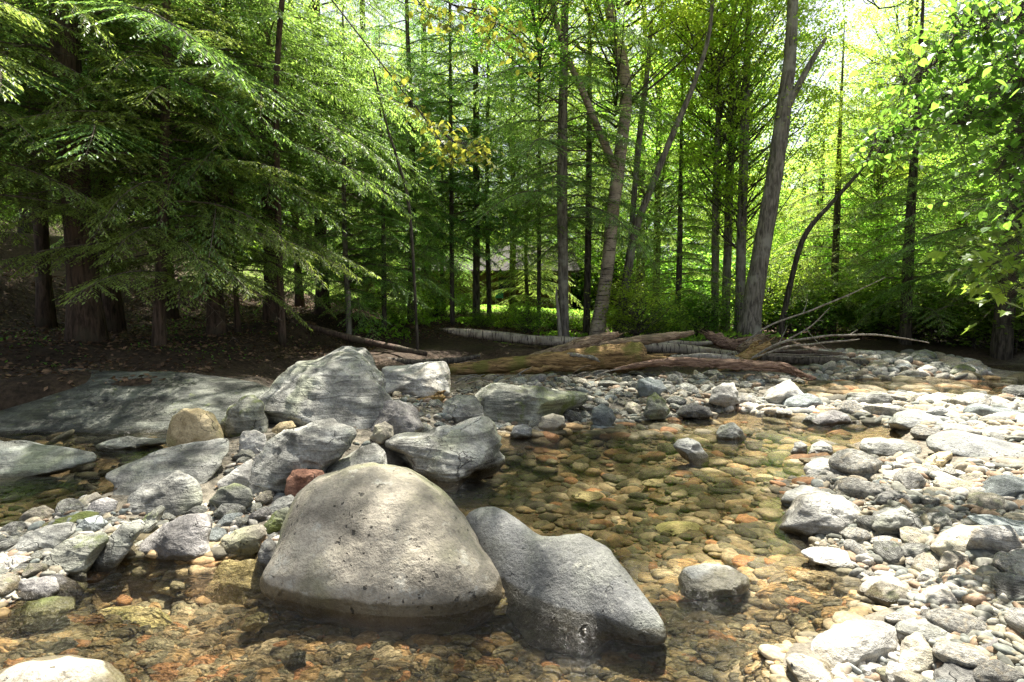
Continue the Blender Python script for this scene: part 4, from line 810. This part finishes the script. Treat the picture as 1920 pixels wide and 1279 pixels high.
# shrubs
sh = [(905,628,16),(950,625,17),(990,628,15.5),(1040,625,17),(1085,618,18),(1195,640,14.5),(1225,636,15),(1255,640,15.5),(1290,628,17),(1320,640,16),(1200,600,20),(1280,598,22),(1150,600,20),(1440,620,17),(1490,625,16),(1540,625,17),(1600,628,17.5),(1650,632,16.5),(700,600,20),(740,610,17),(820,620,18),(870,600,22),(640,590,21),(1710,640,15.5),(1760,645,15),(1820,648,14.5),(1870,655,13.5),(1930,660,12.8),(1380,605,22)]
for i, (px, py, Yd) in enumerate(sh):
    p = D(px, py, Yd); z = float(terr(p[0], p[1])); root = empty('shrub', (p[0], p[1], z), f"{('low ', 'taller ', '')[i % 3]}{'leafy green' if px < 1400 else 'shaded'} shrub {'on the higher ground' if Yd > 18.5 else 'near the bank edge'} {refp(px)}", 'shrub', 'shrubs on the far bank' if px < 1400 else 'shrubs on the right bank')
    m = BUSH[i % 3 if px < 1400 else (0, 2, 0)[i % 3]]; crown_on(root, 'shrub', m, rng.uniform(.35, .6) if px < 1170 else rng.uniform(.5, .8) if px < 1400 else rng.uniform(.8, 1.3), rng.uniform(0, 6))

# ------------------------------------------------------------ near leafy branches, upper right
def leaf_outline(kind):
    if kind == 'lobed':
        a = [(0,0),(.12,.06),(.42,-.05),(.34,.16),(.62,.3),(.4,.42),(.46,.66),(.2,.56),(0,1.05)]
    else: a = [(0,0),(.2,.1),(.33,.32),(.33,.52),(.2,.76),(0,1.05)]
    b = [(-x, y) for x, y in a[::-1] if x > 0]
    return np.array([(x, y, abs(x)*.22-.12*y*y) for x, y in a+b])
def leafy(parent_name, label, cat, trunk_rows, limbs, leaves, kind, lsz, mat, seed):
    rg = np.random.default_rng(seed); ol = leaf_outline(kind); n = len(ol)
    P = np.array([D(a, b, c) for a, b, c, d in trunk_rows]); r = np.array([d/FX*c/2 for a, b, c, d in trunk_rows])
    root = empty(parent_name, tuple(P[0]), label, cat); trunk_obj('trunk', P, r, BK_hem if 'beech' in parent_name else BK_grey, root, flare=1.2, seed=seed)
    tw = MB(); LV = []; LF = []; q = 0
    for rows in limbs:
        Q = curve([D(a, b, c) for a, b, c in rows], 8); tw.tube(Q, np.linspace(.013, .003, len(Q)), 6, False)
        m = int(leaves*len(Q)/20)
        for i in range(m):
            f = rg.uniform(.15, 1)**.8*(len(Q)-1); b = Q[int(f)]+(Q[min(int(f)+1, len(Q)-1)]-Q[int(f)])*(f % 1)
            off = rg.normal(0, 1, 3)*[.13, .13, .09]; e = b+off; tw.tube(np.array([b, (b+e)/2+[0, 0, .02], e]), [.002, .0015, .001], 3, False)
            az = rg.uniform(0, 6.28); dr = -rg.uniform(.2, 1.1); y = np.array([math.cos(az), math.sin(az), dr]); y /= np.linalg.norm(y)
            x = np.cross(y, [0, 0, 1]+rg.normal(0, .3, 3)); x /= np.linalg.norm(x); zz = np.cross(x, y); s_ = lsz*rg.uniform(.65, 1.15)
            LV.append(e+(ol[:, :1]*x+ol[:, 1:2]*y+ol[:, 2:]*zz)*s_); 
            c = len(LV)-1; LF.append(np.array([[c*n, c*n+k, c*n+k+1] for k in range(1, n-1)]))
    tw.obj('twigs', BK_dark, root, loc=tuple(root.location)); mk('leaves', np.vstack(LV), np.vstack(LF), mat, False, root, tuple(root.location)); return root
leafy('maple_tree', 'maple tree just outside the right edge with broad lobed leaves hanging in', 'tree',
  [(2330,1000,3.7,60),(2320,600,3.7,50),(2300,0,3.8,40),(2290,-500,3.9,24)],
  [[(2310,500,3.7),(2080,470,3.3),(1940,470,3.1),(1850,500,3.0)],[(2310,450,3.7),(2060,420,3.2),(1935,440,3.0)],[(2310,500,3.7),(2050,540,3.3),(1930,540,3.1),(1880,550,3.0)],[(2080,470,3.3),(1960,500,3.2),(1880,480,3.1)]], 50, 'lobed', .085, L_map, 5)
elm = leafy('elm_tree', 'elm tree outside the upper right corner with oval leaves hanging into view', 'tree',
  [(2500,1000,4.3,70),(2470,300,4.3,60),(2440,-300,4.4,40),(2430,-900,4.6,20)],
  [[(2450,-100,4.3),(2200,-60,3.9),(2000,60,3.6),(1850,190,3.4),(1780,240,3.3)],[(2450,50,4.3),(2150,120,3.8),(1960,230,3.4),(1860,330,3.2)],[(2450,-200,4.3),(2100,-120,3.8),(1930,20,3.4),(1830,60,3.3)],
   [(2450,100,4.3),(2120,240,3.7),(1980,330,3.4),(1900,400,3.3)],[(2440,-200,4.3),(2000,-160,3.9),(1860,-30,3.6),(1760,110,3.5),(1690,160,3.5)],[(2450,0,4.3),(2100,40,3.6),(1950,110,3.2),(1900,190,3.1)],[(2100,40,3.6),(1980,150,3.2),(1920,290,3.1)],[(2000,60,3.9),(1880,110,4),(1760,190,4.2),(1680,250,4.3),(1650,290,4.4)]], 260, 'oval', .062, L_map, 6)
crown_on(elm, 'elm', THIN, .42, 2., tuple(np.array([5.3, 7.2, 6.2])-np.array(elm.location)))  # unseen leaf cluster added to throw leaf shadow on the right bar
bt = leafy('beech_tree', 'slim beech leaning over the stream with sunlit yellow leaves before the dark hemlocks', 'tree',
  [(529,632,10.6,13),(522,400,10.3,11),(520,120,9.9,10),(560,-200,9,9),(700,-700,7.8,6)],
  [[(545,-100,9.3),(700,100,8.2),(780,200,8),(850,262,7.8),(905,275,7.7)],[(780,200,8),(830,270,7.8),(850,310,7.7)],[(830,250,7.8),(880,285,7.7),(925,290,7.7)],[(640,-200,8.6),(740,-60,8),(850,10,8),(960,60,8),(985,110,8)],[(640,-200,8.6),(740,-60,8),(800,20,8),(860,60,8)],[(850,10,8),(930,30,8),(900,90,8)]], 62, 'oval', .1, L_beech, 8)

crown_on(bt, 'beech', THIN, .45, 1.1, tuple(np.array([-1.9, 8.2, 4.5])-np.array(bt.location)))
# ------------------------------------------------------------ logs and driftwood
def log(name, label, rows, mat, k=14, rough=.12, cat='log', stubs=0, splinter=0, seed=1, lobes=0):
    rg = np.random.default_rng(seed); P = np.array([D(a, b, c) for a, b, c, d in rows]); r = np.array([d/FX*c/2 for a, b, c, d in rows])*(1.36 if mat in (BK_moss, BK_wood, BK_red, BK_yel) else 1.); P[:, 2] += .09 if mat in (BK_moss, BK_wood, BK_red, BK_yel) else 0
    Q = curve(np.column_stack([P, r]), 9); mb = MB(); mb.tube(Q[:, :3], Q[:, 3], k, True, rough, seed)
    for i in range(stubs):
        j = rg.integers(2, len(Q)-2); b = Q[j, :3]; d = rg.normal(size=3); d[1] -= .5; d /= np.linalg.norm(d); mb.tube([b, b+d*Q[j, 3]*rg.uniform(1.4, 2.6)], [Q[j, 3]*.28, Q[j, 3]*.12], 6)
    for i in range(splinter):
        e = -1 if i % 2 == 0 else 0; T = Q[-1, :3]-Q[-4, :3] if e else Q[0, :3]-Q[3, :3]; T /= np.linalg.norm(T); b = Q[e, :3]+rg.normal(0, .5, 3)*Q[e, 3]-T*.15
        d = T+rg.normal(0, .16, 3); L = rg.uniform(.2, .6)*(Q[e, 3]/.1); mb.tube([b, b+d*L*.5, b+d*L], [Q[e, 3]*.3, Q[e, 3]*.22, .004], 5)
    for i in range(lobes):
        o = rg.normal(0, .55, 3)*Q[:, 3].max(); a, b_ = sorted(rg.uniform(0, 1, 2)); i0, i1 = int(a*(len(Q)-4)), min(len(Q), int(b_*(len(Q)-4))+5); q = Q[i0:i1, :3]+o+rg.normal(0, .01, (i1-i0, 3)); mb.tube(q, np.maximum(.012, Q[i0:i1, 3]*.35*np.sin(np.linspace(.25, 2.9, i1-i0))), 6)
    return tag(mb.obj(name, mat, loc=tuple(P[0])), label, cat)
log('fallen_birch', 'long fallen birch log with white bark across the hollow behind the log pile', [(832,618,13.2,6),(860,623,13.1,15),(930,630,13,19),(1000,638,12.9,19),(1080,642,12.9,20),(1180,648,12.7,21),(1280,655,12.5,20),(1350,664,12.3,18),(1390,668,12.2,16)], BK_birchlog, 16, .07, stubs=7, splinter=3, seed=3)
log('fallen_log', 'thin pale log lying behind the right end of the fallen birch', [(1150,640,13.4,11),(1230,640,13.4,11),(1300,645,13.3,10),(1350,640,13.2,6)], BK_birchlog, 10, .1, stubs=2, seed=4)
log('rotten_log', 'long orange and mossy rotten log at the front of the log pile', [(842,704,10.2,16),(900,699,10.2,19),(970,692,10.2,23),(1040,686,10.2,26),(1110,682,10.2,32),(1170,680,10.2,37),(1206,677,10.25,36)], BK_moss, 18, .2, seed=5, splinter=4, lobes=5)
log('splintered_log', 'twisted splintered log leaning over the mossy rotten log', [(935,697,10.6,8),(990,685,10.6,13),(1040,672,10.6,18),(1090,656,10.5,22),(1130,645,10.5,18),(1160,636,10.5,7)], BK_wood, 12, .25, seed=6, splinter=10, lobes=9)
log('splintered_plank', 'pale grey split branch resting on the mossy rotten log', [(1030,668,10.3,5),(1070,666,10.1,9),(1110,671,10.0,9),(1125,678,10,4)], BK_twig, 8, .25, seed=7, lobes=3)
log('splintered_log', 'pale weathered log crossing above the right part of the mossy log', [(1085,668,10.4,7),(1140,655,10.4,12),(1200,648,10.5,13),(1262,640,10.6,11),(1300,632,10.7,5)], BK_wood, 12, .25, seed=31, splinter=7, lobes=6)
log('splintered_log', 'grey weathered log lying low between the reddish log and the yellow stump', [(1215,678,10.2,8),(1270,672,10.2,12),(1330,668,10.2,13),(1385,676,10.1,9)], BK_twig, 11, .25, seed=32, splinter=6, lobes=5)
log('bark_log', 'long reddish bark stripped log over the cobbles right of the mossy log', [(1150,703,9.6,4),(1210,692,9.6,9),(1270,688,9.6,12),(1340,691,9.5,13),(1410,695,9.4,12),(1470,700,9.3,13),(1500,712,9.2,8),(1530,720,9.1,4)], BK_red, 10, .25, seed=8, lobes=8, splinter=5)
log('fallen_log', 'smooth dark log lying on the stones right of the root pile', [(1400,670,11.3,14),(1450,672,11.2,18),(1520,676,11.1,19),(1590,681,11,19),(1625,683,11,17)], BK_dark, 14, .08, seed=9, stubs=1)
log('fallen_log', 'thin brown log behind the smooth dark log', [(1430,655,12,8),(1500,660,12,9),(1560,663,11.9,8),(1600,668,11.9,5)], BK_hem, 8, .12, seed=10)
log('broken_stump', 'yellow splintered stump end pointing up at the root pile', [(1372,694,10.6,19),(1395,682,10.6,19),(1420,668,10.6,16),(1443,653,10.6,8)], BK_yel, 12, .28, seed=11, splinter=8, lobes=5)
log('root_wad', 'tangled reddish root mass on top of the log pile', [(1325,635,11.8,8),(1345,645,11.8,18),(1370,655,11.7,16),(1395,650,11.6,14),(1425,642,11.6,10)], BK_red, 12, .35, seed=12, splinter=12, lobes=12)
log('root_wad', 'orange brown broken root left of the leaning ash foot', [(1385,668,11.2,8),(1410,655,11.1,18),(1428,647,11.1,15),(1436,640,11,6)], BK_wood, 10, .3, seed=13, splinter=9, lobes=6)
log('root_wad', 'pale knobbly root lying between the birch log and the yellow stump', [(1318,672,11,12),(1340,676,10.9,17),(1362,668,10.9,9),(1375,660,10.8,4)], BK_twig, 10, .3, seed=14, splinter=5, lobes=4)
log('driftwood', 'bleached driftwood stick between tall boulder and white flat boulder', [(728,730,7.6,4),(770,728,7.6,6),(800,738,7.5,5),(835,745,7.4,3)], BK_red, 7, .2, cat='driftwood', seed=15, lobes=4)
log('driftwood', 'orange peeled wood block right of the pointed mauve rock', [(775,770,6.6,11),(800,768,6.6,15),(825,762,6.6,12),(830,755,6.6,6)], BK_yel, 9, .25, cat='driftwood', seed=16, lobes=4)
log('driftwood', 'mossy stick resting on the thin layered grey slab', [(730,812,5.95,5),(790,800,6.0,7),(850,785,6.1,6),(880,778,6.2,3)], BK_moss, 7, .25, cat='driftwood', seed=17, lobes=5)
log('fallen_log', 'rotten log sloping down the leaf covered bank behind the tall boulder', [(540,600,12,7),(600,618,11.6,11),(660,634,11.4,13),(740,652,11.2,12),(800,664,11,8)], BK_hem, 10, .2, seed=18)
log('fallen_log', 'dark half buried log low on the shaded bank left of the fallen birch', [(700,672,10.8,10),(780,680,10.8,14),(850,676,10.8,12),(900,668,10.9,8)], BK_dark, 10, .2, seed=19)
log('broken_snag', 'pale broken sapling leaning on the straight dark hemlock', [(1052,650,13.6,8),(1048,600,13.7,7),(1044,560,13.8,5),(1043,538,13.8,2)], BK_twig, 8, .2, cat='snag', seed=20)
log('broken_snag', 'short pale snag standing on the slope above the tall boulder', [(655,635,12.6,9),(654,590,12.6,9),(653,545,12.6,8)], BK_twig, 8, .15, cat='snag', seed=21)
def branch(name, label, paths, mat=BK_twig, cat='branch'):
    mb = MB()
    for rows in paths:
        P = np.array([D(a, b, c) for a, b, c, d in rows]); r = np.array([d/FX*c/2*.7 for a, b, c, d in rows]); Q = curve(np.column_stack([P, r]), 7); mb.tube(Q[:, :3]+fbm(Q[:, :3]*3, 2, 3)[:, None]*.012, Q[:, 3], 6)
    p0 = D(*paths[0][0][:3]); return tag(mb.obj(name, mat, loc=tuple(p0)), label, cat)
branch('dead_branch', 'long bare branch rising to the right from the root pile', [[(1385,650,11.2,5),(1440,612,11,5.5),(1500,590,10.8,5),(1560,566,10.6,5),(1610,545,10.4,3.5),(1660,520,10.2,2)],[(1505,588,10.8,2.5),(1512,570,10.9,1.5),(1514,550,10.9,1)]])
branch('dead_branch', 'grey bare branch arching low to the right above the stones', [[(1400,678,10.5,6),(1450,648,10.3,7),(1500,637,10.1,6),(1560,630,10,6),(1632,627,9.8,5.5),(1690,633,9.7,4.5),(1742,643,9.6,2.5)],[(1590,629,9.9,2.5),(1608,618,9.9,1.2)]])
branch('dead_branch', 'forked twiggy branch leaning steeply right of the yellow stump', [[(1430,660,10.7,4),(1480,636,10.6,4.5),(1520,612,10.5,4),(1556,577,10.4,2)],[(1460,645,10.6,2.5),(1472,620,10.6,2),(1475,610,10.6,1)],[(1512,618,10.5,2),(1530,640,10.3,2),(1550,655,10.2,1.3)],[(1530,602,10.5,1.6),(1545,600,10.5,1)]])
branch('dead_branch', 'straight pale branch just under the arching one', [[(1410,672,10.3,4),(1470,652,10.1,6),(1530,645,10,6),(1585,639,9.9,5),(1612,635,9.9,2.5)]])
branch('dead_branch', 'thin twigs spread flat over the smooth dark log', [[(1400,665,10.8,2),(1500,664,10.6,2),(1600,668,10.5,1.3)],[(1420,662,10.8,1.8),(1520,655,10.7,1.8),(1590,660,10.5,1)],[(1440,668,10.7,1.6),(1540,669,10.6,1.5),(1610,662,10.6,1)]])
branch('stick', 'thin wet stick trailing in the stream beside the lens shaped slab', [[(1452,1018,3.4,4),(1500,1035,3.3,5),(1550,1056,3.15,5),(1590,1082,3.0,3)]], BK_dark, 'stick')
branch('twig', 'spiky dead twig standing on the very long grey slab', [[(1835,900,4.5,3),(1860,878,4.5,3),(1885,862,4.5,3),(1895,838,4.5,1.5)],[(1875,868,4.5,3),(1865,848,4.5,2),(1858,842,4.5,1)],[(1880,865,4.5,2),(1905,855,4.5,2),(1912,850,4.5,1)],[(1872,870,4.5,2),(1880,845,4.6,1.6),(1878,835,4.6,1)]], BK_red, 'twig')
branch('stick', 'bleached straight stick lying beyond the ochre split rock', [[(1790,861,4.9,4),(1840,858,4.9,5),(1880,856,4.95,3)]], BK_twig, 'stick')
branch('stick', 'curved wet twig between jagged rock and large tan boulder', [[(468,922,4.2,2),(500,927,4.2,3),(520,935,4.15,3),(540,930,4.1,1.5)]], BK_twig, 'stick')
for i in range(26):
    px = rng.uniform(850, 1120); py = 712-(px-850)*.035+rng.uniform(-6, 14); a = rng.uniform(-.9, .9); L = rng.uniform(18, 60); Yd = 9.6-(py-700)*.05+rng.uniform(-.1, .1)
    q = branch('stick', f"{'short' if L < 35 else 'long'} {'steep' if abs(a) > .45 else 'flat'} {'grey' if i % 3 else 'brown'} stick under the {('left end', 'middle', 'right part')[int((px-850)/91)]} of the mossy rotten log", [[(px, py, Yd, rng.uniform(2, 6)), (px+L*.5*math.cos(a), py-L*.35*math.sin(a)-2, Yd-.05, 4), (px+L*math.cos(a), py-L*.7*math.sin(a), Yd-.1, 2)]], BK_twig if i % 3 else BK_wood, 'stick'); q['group'] = 'sticks under the mossy log'

# ------------------------------------------------------------ cabin behind the trees
m_wall = bark_mat('dark brown board siding', (.06, .035, .025), (.13, .08, .055), 5, .4); m_roof = plain('dark shingle roof', (.03, .024, .022), .9, 3)
m_post = plain('orange stained wood', (.1, .055, .03), .6, 4); m_glass = plain('dark window glass', (.02, .025, .03), .08); m_frame = plain('window trim', (.12, .075, .05), .7); m_teal = plain('teal plastic', (.03, .17, .17), .4); m_grey = plain('grey metal', (.3, .3, .3), .4)
c0 = D(935, 583, 31); cx_, cy_, cz_ = float(c0[0]), 31.0, float(terr(c0[0], 31.0))
cab = empty('cabin', (cx_, cy_, cz_), 'dark brown wooden cabin with porch half hidden behind the trees', 'cabin')
cab.scale = (.74, .8, .76)
def loc_obj(mb, name, mat, parent): o = mb.obj(name, mat, parent, smooth=False); return o
mb = MB(); mb.box((-5.2, 0, 0), (5.2, 6, 2.9)); loc_obj(mb, 'wall', m_wall, cab)
mb = MB(); z1, z2 = 2.85, 4.7
mb.add([(-5.7, -1.9, z1-.3), (5.7, -1.9, z1-.3), (5.7, 3, z2), (-5.7, 3, z2), (-5.7, 6.6, z1), (5.7, 6.6, z1), (-5.7, -1.9, z1-.45), (5.7, -1.9, z1-.45), (5.7, 3, z2-.18), (-5.7, 3, z2-.18), (-5.7, 6.6, z1-.15), (5.7, 6.6, z1-.15)],
 [np.array([(0,1,2,3),(3,2,5,4),(7,6,9,8),(8,9,10,11),(6,7,1,0),(4,5,11,10),(6,0,3,9),(9,3,4,10),(1,7,8,2),(2,8,11,5)])]); loc_obj(mb, 'roof', m_roof, cab)
mb = MB(); mb.box((-5.2, -1.8, .08), (5.2, -.003, .28)); loc_obj(mb, 'deck', m_post, cab)
for x in (-5, -1.9, -1.55, 1.9, 5):
    mb = MB(); mb.box((x-.09, -1.7, .28), (x+.09, -1.52, 2.6)); loc_obj(mb, 'post', m_post, cab)
for x in (-3.6, .6, 3.4):
    f = MB(); f.box((x-.7, -.05, 1.05), (x+.7, -.003, 2.25)); fo = loc_obj(f, 'window', m_frame, cab); g = MB(); g.box((x-.6, -.07, 1.15), (x-.03, -.052, 2.15)); g.box((x+.03, -.07, 1.15), (x+.6, -.052, 2.15)); loc_obj(g, 'pane', m_glass, fo)
mb = MB(); mb.box((-1.3, -.05, .28), (-.4, -.003, 2.3)); dr = loc_obj(mb, 'door', m_frame, cab); mb = MB(); mb.box((-.52, -.12, 1.2), (-.46, -.052, 1.32)); loc_obj(mb, 'handle', m_grey, dr)
ch = empty('garden_chair', (cx_+.05, cy_-.9, cz_+.215), 'teal garden chair on the cabin porch', 'chair')
mb = MB(); mb.box((-.28, -.28, .4), (.28, .28, .45)); loc_obj(mb, 'seat', m_teal, ch); mb = MB(); mb.box((-.28, .26, .452), (.28, .31, 1.0)); loc_obj(mb, 'backrest', m_teal, ch)
for x in (-.25, .25):
    for y in (-.25, .25):
        mb = MB(); mb.box((x-.02, y-.02, 0), (x+.02, y+.02, .398)); loc_obj(mb, 'leg', m_grey, ch)
ch.scale = (.75, .75, .75)
bn_ = empty('bench', (cx_-1.0+1.9, cy_-2.6, cz_), 'orange wooden bench on the lawn before the cabin', 'bench')
mb = MB(); mb.box((-.7, -.2, .4), (.7, .2, .46)); loc_obj(mb, 'seat', m_post, bn_)
for x in (-.6, .6): mb = MB(); mb.box((x-.05, -.18, 0), (x+.05, .18, .398)); loc_obj(mb, 'leg', m_post, bn_)

# ------------------------------------------------------------ leaf litter, ferns and grass
def scatter_leaves(name, label, box_, n, size, mat, cond, up=.35):
    x = rng.uniform(box_[0], box_[1], n); y = rng.uniform(box_[2], box_[3], n); z = terr(x, y); ok = cond(x, y, z); x, y, z = x[ok], y[ok], z[ok]; N = len(x)
    az = rng.uniform(0, 6.28, N); d = np.stack([np.cos(az), np.sin(az), rng.normal(0, up, N)], 1); d /= np.linalg.norm(d, axis=1)[:, None]
    nr = np.array([0, 0, 1.])+rng.normal(0, .4, (N, 3)); nr -= d*(nr*d).sum(1)[:, None]; nr /= np.linalg.norm(nr, axis=1)[:, None]
    s_ = rng.uniform(.6, 1.3, N)*size; V, F = leaflets(np.stack([x, y, z+.015], 1), d, nr, s_, s_*.6)
    return tag(mk(name, V, F, mat, False), label, 'ground cover', None, 'stuff')
scatter_leaves('leaf_litter', 'brown fallen leaves covering the shaded left bank', (-14, 2, 6.5, 22), 42000, .075, L_litter, lambda x, y, z: z > .36)
scatter_leaves('undergrowth', 'low green plants on the far bank between the trunks', (-4, 9, 13.5, 24), 16000, .13, L_dec, lambda x, y, z: (z > .3) & (fbm(np.stack([x, y, z*0], -1)*.6, 2, 4) > -.05), .9)
scatter_leaves('lawn_grass', 'sunlit mown grass behind the left bank trees', (-14, 8, 22.5, 32), 26000, .08, L_dec, lambda x, y, z: z > .3, 1.2)
scatter_leaves('leaf_litter', 'dark litter on the shaded right bank', (6, 16, 11, 20), 12000, .08, L_litter, lambda x, y, z: z > .3)
scatter_leaves('dead_leaves', 'scattered dead leaves and flecks on the stones and gravel', (-4, 6, 2, 9.5), 3200, .035, L_litter, lambda x, y, z: z > .03, .5)
scatter_leaves('bank_moss', 'low moss and seedlings on the shaded left slope', (-9, 1, 7.5, 15), 5000, .05, L_dk, lambda x, y, z: (z > .4) & (fbm(np.stack([x, y, z*0], -1)*.9, 2, 14) > .15), .9)
print('verts total', sum(len(m.vertices) for m in bpy.data.meshes))
